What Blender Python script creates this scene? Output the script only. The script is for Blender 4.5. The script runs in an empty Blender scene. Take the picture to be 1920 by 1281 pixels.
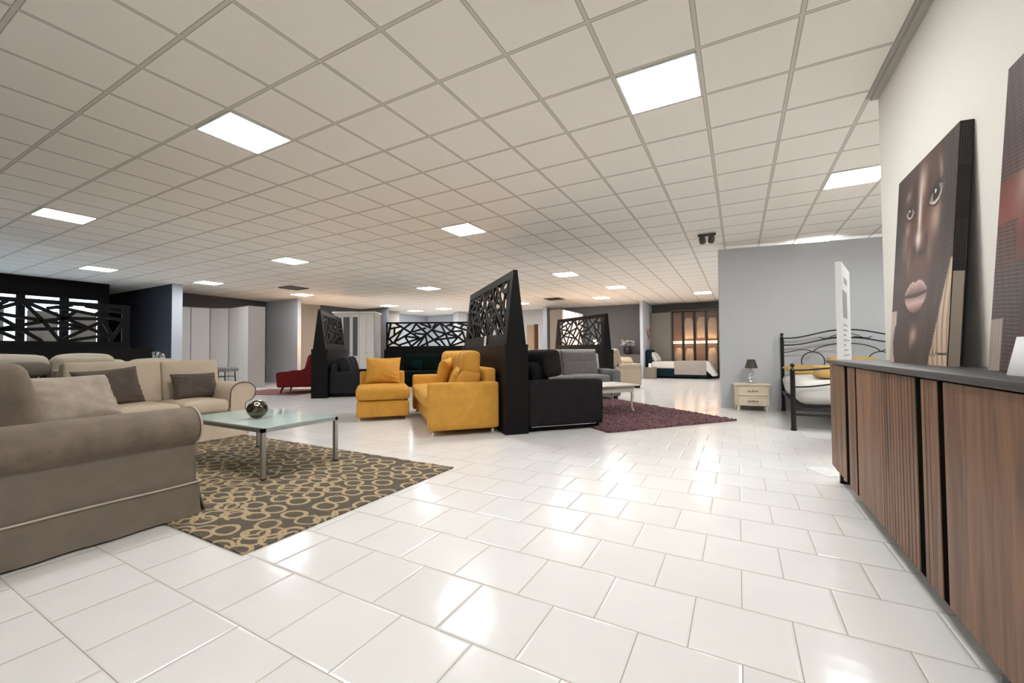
import bpy, bmesh, math, random
from mathutils import Vector, Matrix
R = math.radians
C = bpy.context.scene.collection
sc = bpy.context.scene

# ------------------------------------------------------------------ camera
CAMZ, H = 1.017, 2.869
F_PX = 777.45
cam_d = bpy.data.cameras.new('camera')
cam_d.sensor_width = 36.0
cam_d.sensor_fit = 'HORIZONTAL'
cam_d.lens = F_PX / 1920 * 36
cam_d.clip_start = 0.05
cam_d.clip_end = 200
cam = bpy.data.objects.new('camera', cam_d)
C.objects.link(cam)
RT = Vector((0.87756, 0.47940, -0.00770))
UP = Vector((0.01845, -0.01772, 0.99967))
FW = Vector((-0.47911, 0.87742, 0.02440))
M = Matrix((RT, UP, -FW)).transposed().to_4x4()
M.translation = (0, 0, CAMZ)
cam.matrix_world = M
sc.camera = cam

# ------------------------------------------------------------------ world, exposure
w = bpy.data.worlds.new('world')
sc.world = w
w.use_nodes = True
bg = w.node_tree.nodes['Background']
bg.inputs[0].default_value = (0.62, 0.82, 1.0, 1)
bg.inputs[1].default_value = 1.0
sc.view_settings.view_transform = 'Standard'
sc.view_settings.look = 'None'
sc.view_settings.gamma = 1
sc.view_settings.use_curve_mapping = False
sc.view_settings.exposure = 2.15
PANEL_STRENGTH = 14.5

# ------------------------------------------------------------------ materials
MATS = {}
def new_mat(name):
    m = bpy.data.materials.new(name)
    m.use_nodes = True
    nt = m.node_tree
    return m, nt, nt.nodes['Principled BSDF']

def N(nt, typ, **kw):
    n = nt.nodes.new(typ)
    for k, v in kw.items():
        if k in ('operation', 'blend_type', 'data_type', 'noise_dimensions', 'feature', 'wave_type', 'bands_direction', 'wave_profile', 'distance', 'voronoi_dimensions', 'offset', 'offset_frequency', 'squash', 'layer_name'):
            setattr(n, k, v)
        else:
            n.inputs[k].default_value = v
    return n

def L(nt, a, ao, b, bi):
    nt.links.new(a.outputs[ao], b.inputs[bi])

def plain(name, col, rough=0.5, metal=0.0, noise=0.0, nscale=20, bump=0.0, bscale=200, sheen=0.0, coat=0.0, stretch=None, spec=None):
    if name in MATS: return MATS[name]
    m, nt, p = new_mat(name)
    p.inputs['Base Color'].default_value = (*col, 1)
    p.inputs['Roughness'].default_value = rough
    p.inputs['Metallic'].default_value = metal
    if spec is not None: p.inputs['Specular IOR Level'].default_value = spec
    if sheen:
        p.inputs['Sheen Weight'].default_value = sheen
        p.inputs['Sheen Roughness'].default_value = 0.4
        p.inputs['Sheen Tint'].default_value = (*[min(1, c * 1.5 + .1) for c in col], 1)
    if coat: p.inputs['Coat Weight'].default_value = coat
    tc = N(nt, 'ShaderNodeTexCoord')
    mp = N(nt, 'ShaderNodeMapping')
    if stretch: mp.inputs['Scale'].default_value = stretch
    L(nt, tc, 'Object', mp, 'Vector')
    if noise:
        n = N(nt, 'ShaderNodeTexNoise', Scale=nscale, Detail=4.0, Roughness=0.6)
        L(nt, mp, 0, n, 'Vector')
        r = N(nt, 'ShaderNodeMapRange')
        r.inputs['From Min'].default_value = 0.3; r.inputs['From Max'].default_value = 0.7
        r.inputs['To Min'].default_value = 1 - noise; r.inputs['To Max'].default_value = 1 + noise
        L(nt, n, 'Fac', r, 'Value')
        mx = N(nt, 'ShaderNodeVectorMath', operation='SCALE')
        mx.inputs[0].default_value = col
        L(nt, r, 0, mx, 'Scale')
        L(nt, mx, 0, p, 'Base Color')
    if bump:
        n2 = N(nt, 'ShaderNodeTexNoise', Scale=bscale, Detail=3.0)
        L(nt, mp, 0, n2, 'Vector')
        b = N(nt, 'ShaderNodeBump', Strength=bump, Distance=0.01)
        L(nt, n2, 'Fac', b, 'Height')
        L(nt, b, 0, p, 'Normal')
    MATS[name] = m
    return m

def fabric(name, col, rough=0.85, noise=0.12, sheen=0.4, bscale=400):
    return plain(name, col, rough, noise=noise, nscale=9, bump=0.35, bscale=bscale, sheen=sheen, spec=.12 if max(col) < .04 else .3)

def emit(name, col, s):
    if name in MATS: return MATS[name]
    m, nt, p = new_mat(name)
    p.inputs['Base Color'].default_value = (*col, 1)
    p.inputs['Emission Color'].default_value = (*col, 1)
    p.inputs['Emission Strength'].default_value = s
    MATS[name] = m
    return m

def mat_floor():
    m, nt, p = new_mat('floor_tiles')
    tc = N(nt, 'ShaderNodeTexCoord')
    mp = N(nt, 'ShaderNodeMapping')
    mp.inputs['Location'].default_value = (-0.158 + 33 * .33013, -1.221 + 40 * .33013, 0)
    L(nt, tc, 'Object', mp, 'Vector')
    br = N(nt, 'ShaderNodeTexBrick', offset=0.5, offset_frequency=2)
    br.inputs['Scale'].default_value = 1
    br.inputs['Brick Width'].default_value = .33013
    br.inputs['Row Height'].default_value = .33013
    br.inputs['Mortar Size'].default_value = .0022
    br.inputs['Mortar Smooth'].default_value = .3
    br.inputs['Bias'].default_value = 0
    br.inputs['Color1'].default_value = (.86, .85, .825, 1)
    br.inputs['Color2'].default_value = (.82, .81, .785, 1)
    br.inputs['Mortar'].default_value = (.40, .35, .29, 1)
    L(nt, mp, 0, br, 'Vector')
    no = N(nt, 'ShaderNodeTexNoise', Scale=3.0, Detail=5.0)
    L(nt, tc, 'Object', no, 'Vector')
    mr = N(nt, 'ShaderNodeMapRange')
    mr.inputs['To Min'].default_value = .94; mr.inputs['To Max'].default_value = 1.05
    L(nt, no, 'Fac', mr, 0)
    sc_ = N(nt, 'ShaderNodeVectorMath', operation='SCALE')
    L(nt, br, 'Color', sc_, 0); L(nt, mr, 0, sc_, 'Scale')
    L(nt, sc_, 0, p, 'Base Color')
    # pillow-edged tiles with slightly uneven glaze
    br2 = N(nt, 'ShaderNodeTexBrick', offset=0.5, offset_frequency=2)
    for k, v in (('Scale', 1), ('Brick Width', .33013), ('Row Height', .33013), ('Mortar Size', .012), ('Mortar Smooth', 1.0)):
        br2.inputs[k].default_value = v
    L(nt, mp, 0, br2, 'Vector')
    no2 = N(nt, 'ShaderNodeTexNoise', Scale=11.0, Detail=2.0)
    L(nt, tc, 'Object', no2, 'Vector')
    # per tile tilt from the brick random colour
    inv = N(nt, 'ShaderNodeMath', operation='MULTIPLY_ADD')
    inv.inputs[1].default_value = -1.0; inv.inputs[2].default_value = 1.0
    L(nt, br2, 'Fac', inv, 0)
    ad = N(nt, 'ShaderNodeMath', operation='MULTIPLY_ADD')
    L(nt, no2, 'Fac', ad, 0); ad.inputs[1].default_value = .55
    L(nt, inv, 0, ad, 2)
    bp = N(nt, 'ShaderNodeBump', Strength=.45, Distance=.004)
    L(nt, ad, 0, bp, 'Height')
    L(nt, bp, 0, p, 'Normal')
    ro = N(nt, 'ShaderNodeMapRange')
    ro.inputs['To Min'].default_value = .16; ro.inputs['To Max'].default_value = .8
    L(nt, br, 'Fac', ro, 0)
    L(nt, ro, 0, p, 'Roughness')
    return m

TILE, I0, J0 = .528, 3.348, -3.207
def mat_ceiling():
    m, nt, p = new_mat('ceiling_tiles')
    tc = N(nt, 'ShaderNodeTexCoord')
    sp = N(nt, 'ShaderNodeSeparateXYZ')
    L(nt, tc, 'Object', sp, 0)
    bars = []
    for ax, off in (('X', I0), ('Y', J0)):
        d = N(nt, 'ShaderNodeMath', operation='MULTIPLY_ADD')
        L(nt, sp, ax, d, 0); d.inputs[1].default_value = 1 / TILE; d.inputs[2].default_value = off + 60
        f = N(nt, 'ShaderNodeMath', operation='FRACT'); L(nt, d, 0, f, 0)
        s = N(nt, 'ShaderNodeMath', operation='SUBTRACT'); L(nt, f, 0, s, 0); s.inputs[1].default_value = .5
        a = N(nt, 'ShaderNodeMath', operation='ABSOLUTE'); L(nt, s, 0, a, 0)
        bars.append(a)
    mx = N(nt, 'ShaderNodeMath', operation='MAXIMUM')
    L(nt, bars[0], 0, mx, 0); L(nt, bars[1], 0, mx, 1)
    cr = N(nt, 'ShaderNodeValToRGB')
    cr.color_ramp.interpolation = 'LINEAR'
    e = cr.color_ramp.elements
    base = (.93, .88, .81, 1)
    e[0].position = 0; e[0].color = base
    e[1].position = .9999; e[1].color = (.66, .62, .54, 1)
    for pos, c in ((.940, base), (.950, (.36, .32, .27, 1)), (.958, (.38, .34, .29, 1)), (.966, (.66, .62, .54, 1))):
        x = e.new(pos); x.color = c
    m2 = N(nt, 'ShaderNodeMath', operation='MULTIPLY'); m2.inputs[1].default_value = 2
    L(nt, mx, 0, m2, 0); L(nt, m2, 0, cr, 0)
    no = N(nt, 'ShaderNodeTexNoise', Scale=160.0, Detail=3.0)
    L(nt, tc, 'Object', no, 'Vector')
    mr = N(nt, 'ShaderNodeMapRange'); mr.inputs['To Min'].default_value = .9; mr.inputs['To Max'].default_value = 1.1
    L(nt, no, 'Fac', mr, 0)
    sc_ = N(nt, 'ShaderNodeVectorMath', operation='SCALE'); L(nt, cr, 0, sc_, 0); L(nt, mr, 0, sc_, 'Scale')
    L(nt, sc_, 0, p, 'Base Color')
    gt = N(nt, 'ShaderNodeMath', operation='GREATER_THAN'); L(nt, m2, 0, gt, 0); gt.inputs[1].default_value = .955
    bp = N(nt, 'ShaderNodeBump', Strength=.5, Distance=.006); L(nt, gt, 0, bp, 'Height'); L(nt, bp, 0, p, 'Normal')
    p.inputs['Roughness'].default_value = .75
    return m

def mat_wood(name, c1, c2, axis='z', rough=.45):
    m, nt, p = new_mat(name)
    tc = N(nt, 'ShaderNodeTexCoord')
    mp = N(nt, 'ShaderNodeMapping')
    s = {'z': (7, 7, .55), 'x': (.55, 7, 7), 'y': (7, .55, 7)}[axis]
    mp.inputs['Scale'].default_value = s
    L(nt, tc, 'Object', mp, 'Vector')
    n = N(nt, 'ShaderNodeTexNoise', Scale=2.2, Detail=8.0, Roughness=.62, Distortion=.6)
    L(nt, mp, 0, n, 'Vector')
    cr = N(nt, 'ShaderNodeValToRGB')
    e = cr.color_ramp.elements
    e[0].position = .32; e[0].color = (*c1, 1)
    e[1].position = .70; e[1].color = (*c2, 1)
    L(nt, n, 'Fac', cr, 0)
    L(nt, cr, 0, p, 'Base Color')
    n2 = N(nt, 'ShaderNodeTexNoise', Scale=22.0, Detail=5.0); L(nt, mp, 0, n2, 'Vector')
    b = N(nt, 'ShaderNodeBump', Strength=.15, Distance=.003); L(nt, n2, 'Fac', b, 'Height'); L(nt, b, 0, p, 'Normal')
    p.inputs['Roughness'].default_value = rough
    MATS[name] = m
    return m

def mat_rings():
    """woven rug: dark olive-brown ground with tan overlapping rings"""
    m, nt, p = new_mat('ring_rug')
    tc = N(nt, 'ShaderNodeTexCoord')
    nz = N(nt, 'ShaderNodeTexNoise', Scale=5.0, Detail=2.0); L(nt, tc, 'Object', nz, 'Vector')
    wob = N(nt, 'ShaderNodeMixRGB'); wob.inputs[0].default_value = .045
    L(nt, tc, 'Object', wob, 1); L(nt, nz, 'Color', wob, 2)
    mp = N(nt, 'ShaderNodeMapping'); mp.inputs['Scale'].default_value = (5.2, 7.0, 1)
    L(nt, wob, 0, mp, 'Vector')
    fac = None
    for off, lo, hi in (((0, 0, 0), .31, .45), ((.5, .37, 0), .34, .44)):
        mo = N(nt, 'ShaderNodeMapping'); mo.inputs['Location'].default_value = off
        L(nt, mp, 0, mo, 'Vector')
        v = N(nt, 'ShaderNodeTexVoronoi', voronoi_dimensions='2D', feature='F1'); v.inputs['Scale'].default_value = 1; v.inputs['Randomness'].default_value = .45
        L(nt, mo, 0, v, 'Vector')
        g1 = N(nt, 'ShaderNodeMath', operation='GREATER_THAN'); L(nt, v, 'Distance', g1, 0); g1.inputs[1].default_value = lo
        g2 = N(nt, 'ShaderNodeMath', operation='LESS_THAN'); L(nt, v, 'Distance', g2, 0); g2.inputs[1].default_value = hi
        mu = N(nt, 'ShaderNodeMath', operation='MULTIPLY'); L(nt, g1, 0, mu, 0); L(nt, g2, 0, mu, 1)
        if fac is None: fac = mu
        else:
            wk = N(nt, 'ShaderNodeTexNoise', Scale=1.6); L(nt, tc, 'Object', wk, 'Vector')
            gk = N(nt, 'ShaderNodeMath', operation='GREATER_THAN'); gk.inputs[1].default_value = .53; L(nt, wk, 'Fac', gk, 0)
            m3 = N(nt, 'ShaderNodeMath', operation='MULTIPLY'); L(nt, mu, 0, m3, 0); L(nt, gk, 0, m3, 1)
            mm = N(nt, 'ShaderNodeMath', operation='MAXIMUM'); L(nt, fac, 0, mm, 0); L(nt, m3, 0, mm, 1); fac = mm
    wear = N(nt, 'ShaderNodeTexNoise', Scale=2.2, Detail=7.0, Roughness=.75); L(nt, tc, 'Object', wear, 'Vector')
    wr = N(nt, 'ShaderNodeMapRange'); wr.inputs['From Min'].default_value = .26; wr.inputs['From Max'].default_value = .44; L(nt, wear, 'Fac', wr, 0)
    ff = N(nt, 'ShaderNodeMath', operation='MULTIPLY'); L(nt, fac, 0, ff, 0); L(nt, wr, 0, ff, 1)
    blot = N(nt, 'ShaderNodeTexNoise', Scale=14.0, Detail=8.0, Roughness=.8); L(nt, tc, 'Object', blot, 'Vector')
    br_ = N(nt, 'ShaderNodeMapRange'); br_.inputs['From Min'].default_value = .58; br_.inputs['From Max'].default_value = .68; br_.inputs['To Max'].default_value = .5; L(nt, blot, 'Fac', br_, 0)
    fx = N(nt, 'ShaderNodeMath', operation='MAXIMUM'); L(nt, ff, 0, fx, 0); L(nt, br_, 0, fx, 1)
    st = N(nt, 'ShaderNodeMapping'); st.inputs['Scale'].default_value = (30, 260, 1); L(nt, tc, 'Object', st, 'Vector')
    wn = N(nt, 'ShaderNodeTexNoise', Scale=1.0, Detail=3.0); L(nt, st, 0, wn, 'Vector')
    cr = N(nt, 'ShaderNodeValToRGB'); cr.color_ramp.elements[0].position = .3; cr.color_ramp.elements[0].color = (.060, .050, .034, 1)
    cr.color_ramp.elements[1].position = .7; cr.color_ramp.elements[1].color = (.150, .125, .090, 1)
    L(nt, wn, 'Fac', cr, 0)
    mix = N(nt, 'ShaderNodeMixRGB'); L(nt, fx, 0, mix, 0); L(nt, cr, 0, mix, 1); mix.inputs[2].default_value = (.46, .34, .20, 1)
    L(nt, mix, 0, p, 'Base Color')
    b = N(nt, 'ShaderNodeBump', Strength=.4, Distance=.004); L(nt, wn, 'Fac', b, 'Height'); L(nt, b, 0, p, 'Normal')
    p.inputs['Roughness'].default_value = .95
    return m

def mat_shag(name, c1, c2, scale=60):
    m, nt, p = new_mat(name)
    tc = N(nt, 'ShaderNodeTexCoord')
    n = N(nt, 'ShaderNodeTexNoise', Scale=float(scale), Detail=6.0, Roughness=.8); L(nt, tc, 'Object', n, 'Vector')
    cr = N(nt, 'ShaderNodeValToRGB')
    cr.color_ramp.elements[0].position = .38; cr.color_ramp.elements[0].color = (*c1, 1)
    cr.color_ramp.elements[1].position = .66; cr.color_ramp.elements[1].color = (*c2, 1)
    L(nt, n, 'Fac', cr, 0); L(nt, cr, 0, p, 'Base Color')
    b = N(nt, 'ShaderNodeBump', Strength=.9, Distance=.02); L(nt, n, 'Fac', b, 'Height'); L(nt, b, 0, p, 'Normal')
    p.inputs['Roughness'].default_value = 1
    return m

def mat_zigzag():
    m, nt, p = new_mat('zigzag_fabric')
    tc = N(nt, 'ShaderNodeTexCoord')
    mp = N(nt, 'ShaderNodeMapping'); mp.inputs['Rotation'].default_value = (.6, .8, .7); L(nt, tc, 'Object', mp, 'Vector')
    wv = N(nt, 'ShaderNodeTexWave', wave_type='BANDS', Scale=9.0, Distortion=0.0); L(nt, mp, 0, wv, 'Vector')
    mp2 = N(nt, 'ShaderNodeMapping'); mp2.inputs['Rotation'].default_value = (-.6, -.8, -.7); L(nt, tc, 'Object', mp2, 'Vector')
    wv2 = N(nt, 'ShaderNodeTexWave', wave_type='BANDS', Scale=9.0); L(nt, mp2, 0, wv2, 'Vector')
    ck = N(nt, 'ShaderNodeTexChecker', Scale=9.0); L(nt, tc, 'Object', ck, 'Vector')
    mx = N(nt, 'ShaderNodeMixRGB'); L(nt, ck, 'Fac', mx, 0); L(nt, wv, 'Color', mx, 1); L(nt, wv2, 'Color', mx, 2)
    cr = N(nt, 'ShaderNodeValToRGB'); cr.color_ramp.interpolation = 'CONSTANT'
    cr.color_ramp.elements[0].color = (.02, .02, .02, 1); cr.color_ramp.elements[1].position = .5; cr.color_ramp.elements[1].color = (.6, .58, .54, 1)
    L(nt, mx, 0, cr, 0); L(nt, cr, 0, p, 'Base Color'); p.inputs['Roughness'].default_value = .9
    return m

def mat_glass(name, tint=(.9, .97, .94), rough=.02, alpha_mix=0.0):
    m, nt, p = new_mat(name)
    p.inputs['Base Color'].default_value = (*tint, 1)
    p.inputs['Transmission Weight'].default_value = 1
    p.inputs['Roughness'].default_value = rough
    p.inputs['IOR'].default_value = 1.45
    return m

def mat_tinted_pane(name, tint, tr, rough=.05):
    """thin pane: part clear, part tinted gloss"""
    m, nt, p = new_mat(name)
    out = nt.nodes['Material Output']
    t = N(nt, 'ShaderNodeBsdfTransparent'); t.inputs[0].default_value = (*tint, 1)
    p.inputs['Base Color'].default_value = (*tint, 1); p.inputs['Roughness'].default_value = rough
    mx = N(nt, 'ShaderNodeMixShader'); mx.inputs[0].default_value = tr
    L(nt, p, 0, mx, 1); L(nt, t, 0, mx, 2); L(nt, mx, 0, out, 'Surface')
    return m

def mat_vcol(name, rough=.35):
    m, nt, p = new_mat(name)
    a = N(nt, 'ShaderNodeVertexColor', layer_name='paint')
    L(nt, a, 'Color', p, 'Base Color')
    p.inputs['Roughness'].default_value = rough
    return m

M_floor = mat_floor(); M_ceil = mat_ceiling()
M_greywall = plain('grey_blue_wallpaper', (.56, .575, .59), .85, noise=.05, nscale=120, bump=.15, bscale=300)
M_slatewall = plain('slate_wallpaper', (.085, .09, .10), .85, noise=.06, nscale=120)
M_bluewall = plain('pale_blue_wallpaper', (.50, .54, .60), .85, noise=.05, nscale=120)
M_tanwall = plain('taupe_wallpaper', (.36, .33, .30), .85, noise=.05, nscale=120)
M_navywall = plain('navy_wallpaper', (.035, .040, .055), .8, noise=.08, nscale=90)
M_creamwall = plain('cream_wall_paint', (.70, .67, .61), .8, noise=.02, nscale=60)
M_black = plain('black_paint', (.0035, .0035, .004), .6, noise=.15, nscale=60, spec=.15)
M_blackwood = plain('black_laminate', (.0045, .0043, .0042), .5, noise=.2, nscale=30, bump=.1, bscale=60, spec=.18)
M_blackmetal = plain('black_metal', (.006, .006, .0065), .4, metal=.0, spec=.4)
M_chrome = plain('chrome', (.75, .75, .75), .12, metal=1)
M_steel = plain('satin_steel', (.42, .42, .41), .35, metal=.9)
M_greige = fabric('greige_velvet', (.205, .162, .120), .7, .2, .5)
M_greige_lt = fabric('light_greige_velvet', (.34, .285, .225), .55, .2, .7)
M_greige_skirt = fabric('greige_weave', (.215, .176, .137), .85, .08, .25)
M_piping = fabric('cream_piping', (.62, .55, .44), .8, .03, .2)
M_beige = fabric('beige_cloth', (.60, .50, .38), .85, .06, .3)
M_darkpillow = fabric('dark_taupe_velvet', (.095, .072, .055), .65, .22, .3)
M_brownpipe = plain('brown_piping', (.09, .06, .045), .7)
M_cream = fabric('cream_upholstery', (.50, .46, .37), .7, .05, .2)
M_taupe = fabric('taupe_upholstery', (.17, .145, .115), .8, .08, .3)
M_yellow = fabric('mustard_velvet', (.66, .335, .055), .75, .09, .4)
M_dark = fabric('charcoal_weave', (.0175, .0165, .0162), .9, .2, .08, 600)
M_darkgrey = fabric('dark_grey_velvet', (.020, .021, .023), .75, .2, .2)
M_grey = fabric('grey_microfibre', (.20, .185, .18), .8, .1, .3)
M_greyarm = fabric('grey_cloth', (.155, .155, .16), .85, .08, .3)
M_lightgrey = fabric('light_grey_cloth', (.55, .54, .52), .8, .05, .2)
M_red = fabric('crimson_velvet', (.15, .0035, .007), .8, .15, .08)
M_green = fabric('bottle_green_velvet', (.0008, .0065, .0045), .85, .15, .0)
M_teal = fabric('teal_velvet', (.001, .012, .013), .85, .15, .0)
M_petrol = fabric('petrol_cloth', (.006, .020, .028), .85, .1, .05)
M_sand = fabric('sand_leather', (.50, .41, .30), .6, .06, .1)
M_white = plain('white_lacquer', (.82, .80, .77), .4, noise=.03, nscale=40, stretch=(8, 8, .6))
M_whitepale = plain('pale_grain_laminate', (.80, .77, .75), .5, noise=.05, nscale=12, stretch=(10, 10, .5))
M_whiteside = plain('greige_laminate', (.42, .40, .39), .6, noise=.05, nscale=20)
M_ivory = mat_wood('ivory_wood', (.66, .56, .42), (.76, .66, .52), 'x', .5)
M_walnut = mat_wood('walnut_veneer', (.062, .028, .013), (.265, .130, .062), 'z', .5)
M_walnut2 = mat_wood('walnut_slats', (.070, .034, .018), (.20, .105, .058), 'z', .55)
M_groove = plain('dark_groove', (.002, .0018, .0016), .9, spec=.02)
M_brownwood = mat_wood('brown_wood', (.06, .028, .010), (.12, .06, .02), 'z')
M_top = plain('graphite_top', (.042, .040, .040), .45, noise=.06, nscale=200)
M_bedcloth = fabric('white_bed_linen', (.66, .64, .60), .9, .03, .1)
M_blanket = fabric('stone_blanket', (.36, .32, .285), .9, .06, .2)
M_goldfab = fabric('gold_bed_linen', (.60, .38, .12), .6, .08, .3)
M_bronze = plain('aged_bronze', (.09, .06, .035), .4, metal=.8)
M_darkwood = plain('dark_leg', (.02, .012, .01), .4)
M_paper = plain('white_card', (.78, .78, .76), .6)
M_ink = plain('grey_ink', (.10, .10, .10), .7)
M_grill = plain('vent_metal', (.10, .095, .085), .5, metal=.3)
M_dframe = plain('lamp_frame_white', (.75, .74, .72), .5)
M_panel = emit('panel_diffuser', (.985, .99, 1.0), PANEL_STRENGTH)
M_panel_dim = emit('panel_diffuser_dim', (.985, .99, 1.0), PANEL_STRENGTH * .56)
M_panel_mid = emit('panel_diffuser_mid', (.985, .99, 1.0), PANEL_STRENGTH * .7)
M_led = emit('warm_led', (1.0, .66, .38), 12.0)
M_warmlamp = emit('warm_bulb', (1.0, .50, .15), 26.0)
M_ring = mat_rings()
M_plum = mat_shag('plum_shag', (.020, .004, .007), (.34, .17, .18), 26)
M_pink = mat_shag('pink_rug', (.20, .075, .075), (.40, .20, .19), 25)
M_pane = mat_tinted_pane('clear_glass', (.96, .98, 1), .93)
M_smoke = mat_tinted_pane('smoked_glass', (.86, .80, .74), .92)
M_greyglass = plain('frosted_grey_glass', (.12, .13, .145), .25)
M_tabletop = mat_tinted_pane('green_tinted_glass', (.74, .85, .80), .30, .04)
M_zig = mat_zigzag()
M_shade = plain('pleated_black_shade', (.035, .028, .018), .45, noise=.5, nscale=60, stretch=(12, 12, .4))
M_poster = plain('poster_print', (.30, .28, .25), .8)
M_flower = plain('white_petals', (.70, .66, .62), .8)
M_clear = mat_glass('acrylic', (.97, .98, .98), .03)
M_bead = plain('crystal', (.8, .8, .82), .05, metal=.6)

# ------------------------------------------------------------------ mesh helpers
def obj(name, bm, mat, parent=None, smooth=True, label=None):
    me = bpy.data.meshes.new(name)
    bm.normal_update()
    bm.to_mesh(me); bm.free()
    o = bpy.data.objects.new(name, me)
    C.objects.link(o)
    if mat is not None:
        for mm in (mat if isinstance(mat, (list, tuple)) else [mat]): me.materials.append(mm)
    if smooth:
        for p in me.polygons: p.use_smooth = True
        me.set_sharp_from_angle(angle=R(40))
    if parent is not None: o.parent = parent
    if label: o['label'] = label
    return o

def thing(name, label, cat, loc=(0, 0, 0), rz=0, group=None):
    o = bpy.data.objects.new(name, None)
    o.empty_display_size = .1
    C.objects.link(o)
    o.location = loc; o.rotation_euler = (0, 0, R(rz))
    tag(o, label, cat, group)
    return o

def tag(o, label, cat, group=None):
    o['label'] = label; o['category'] = cat
    if group: o['group'] = group
    return o

def struct(name, bm, mat, smooth=False, label=None):
    o = obj(name, bm, mat, smooth=smooth)
    o['kind'] = 'structure'
    if label: o['label'] = label
    return o

def bx(bm, x0, x1, y0, y1, z0, z1, bev=0, seg=2, mi=0, mat=None):
    t = bmesh.new()
    bmesh.ops.create_cube(t, size=1)
    for v in t.verts:
        v.co = Vector(((x0 + x1) / 2 + v.co.x * (x1 - x0), (y0 + y1) / 2 + v.co.y * (y1 - y0), (z0 + z1) / 2 + v.co.z * (z1 - z0)))
    if bev:
        bmesh.ops.bevel(t, geom=list(t.edges), offset=bev, segments=seg, profile=.5, affect='EDGES')
    if mat is not None: bmesh.ops.transform(t, matrix=mat, verts=t.verts)
    merge(bm, t, mi)
    return bm

def merge(bm, t, mi=0):
    vs = [bm.verts.new(v.co) for v in t.verts]
    t.verts.index_update()
    for f in t.faces:
        try:
            nf = bm.faces.new([vs[v.index] for v in f.verts]); nf.material_index = mi
        except ValueError: pass
    t.free()

def box(x0, x1, y0, y1, z0, z1, bev=0, seg=2, mat=None):
    return bx(bmesh.new(), x0, x1, y0, y1, z0, z1, bev, seg, 0, mat)

def soft(w, d, h, r=.05, n=10, top=0.0, front=0.0, loc=(0, 0, 0), rot=(0, 0, 0), sag=0.0, seed=None, wr=0.0):
    """upholstered block centred on loc: rounded edges, crowned top / front"""
    bm = bmesh.new()
    bmesh.ops.create_cube(bm, size=2)
    bmesh.ops.subdivide_edges(bm, edges=list(bm.edges), cuts=n, use_grid_fill=True)
    hw, hd, hh = w / 2, d / 2, h / 2
    r = min(r, hw * .98, hd * .98, hh * .98)
    rnd = random.Random(seed or 1)
    ph = [rnd.uniform(0, 6) for _ in range(6)]
    # concentrate vertices near the rounded edges
    def warp(u): return math.copysign(1 - (1 - abs(u)) ** 1.6, u) if abs(u) < 1 else u
    for v in bm.verts:
        x, y, z = [warp(c) for c in v.co]
        u, vv, ww = x, y, z
        px, py, pz = x * hw, y * hd, z * hh
        cx = max(-hw + r, min(hw - r, px)); cy = max(-hd + r, min(hd - r, py)); cz = max(-hh + r, min(hh - r, pz))
        dv = Vector((px - cx, py - cy, pz - cz))
        if dv.length > 1e-9:
            dv = dv.normalized() * r
        px, py, pz = cx + dv.x, cy + dv.y, cz + dv.z
        if top and ww > 0: pz += top * (1 - u * u) * (1 - vv * vv) * ww
        if front and vv < 0: py -= front * (1 - u * u) * (1 - ww * ww) * -vv
        if wr:
            px += wr * math.sin(9 * pz / max(h, .1) + ph[0] + 3 * py)
            py += wr * math.sin(8 * px / max(w, .1) + ph[1]) * math.cos(7 * pz / max(h, .1) + ph[2])
            pz += wr * math.sin(10 * px / max(w, .1) + ph[3] + 6 * py)
        v.co = Vector((px, py, pz))
    m = Matrix.Translation(loc) @ Matrix.Rotation(R(rot[2]), 4, 'Z') @ Matrix.Rotation(R(rot[1]), 4, 'Y') @ Matrix.Rotation(R(rot[0]), 4, 'X')
    bmesh.ops.transform(bm, matrix=m, verts=bm.verts)
    return bm

def pillow_bm(w, h, t, seed=1, n=26, wr=.011):
    """scatter cushion standing in the xz plane, facing -y, resting on z=0"""
    bm = bmesh.new()
    rnd = random.Random(seed)
    ph = [rnd.uniform(0, 6.28) for _ in range(8)]
    grid = {}
    for s in (-1, 1):
        for i in range(n + 1):
            for j in range(n + 1):
                u = -1 + 2 * i / n; v = -1 + 2 * j / n
                u = math.sin(u * math.pi / 2) * .35 + u * .65; v = math.sin(v * math.pi / 2) * .35 + v * .65
                edge = (i in (0, n)) or (j in (0, n))
                if edge and s == 1 and (i, j) in [(a, b) for a, b in [(i, j)]] and ((-1, i, j) in grid):
                    grid[(1, i, j)] = grid[(-1, i, j)]; continue
                k = max(0, (1 - u ** 4) * (1 - v ** 4)) ** .55
                th = t / 2 * k * (1 + .12 * math.sin(3 * u + ph[0]) * math.cos(3 * v + ph[1]))
                pin_x = 1 - .07 * (1 - v * v) ; pin_z = 1 - .07 * (1 - u * u)
                x = u * w / 2 * pin_x; z = v * h / 2 * pin_z
                cr = wr * math.sin(14 * u * (1 - abs(v)) + 9 * v + ph[2]) * (abs(u) ** 2 + abs(v) ** 2) * .7 * k
                cr += wr * .8 * math.sin(22 * v + 5 * u + ph[3]) * abs(u) ** 3 * k
                y = s * (th + cr)
                grid[(s, i, j)] = bm.verts.new((x, y, z + h / 2))
    for s in (-1, 1):
        for i in range(n):
            for j in range(n):
                q = [grid[(s, i, j)], grid[(s, i + 1, j)], grid[(s, i + 1, j + 1)], grid[(s, i, j + 1)]]
                if s == 1: q.reverse()
                try: bm.faces.new(q)
                except ValueError: pass
    return bm

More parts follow.
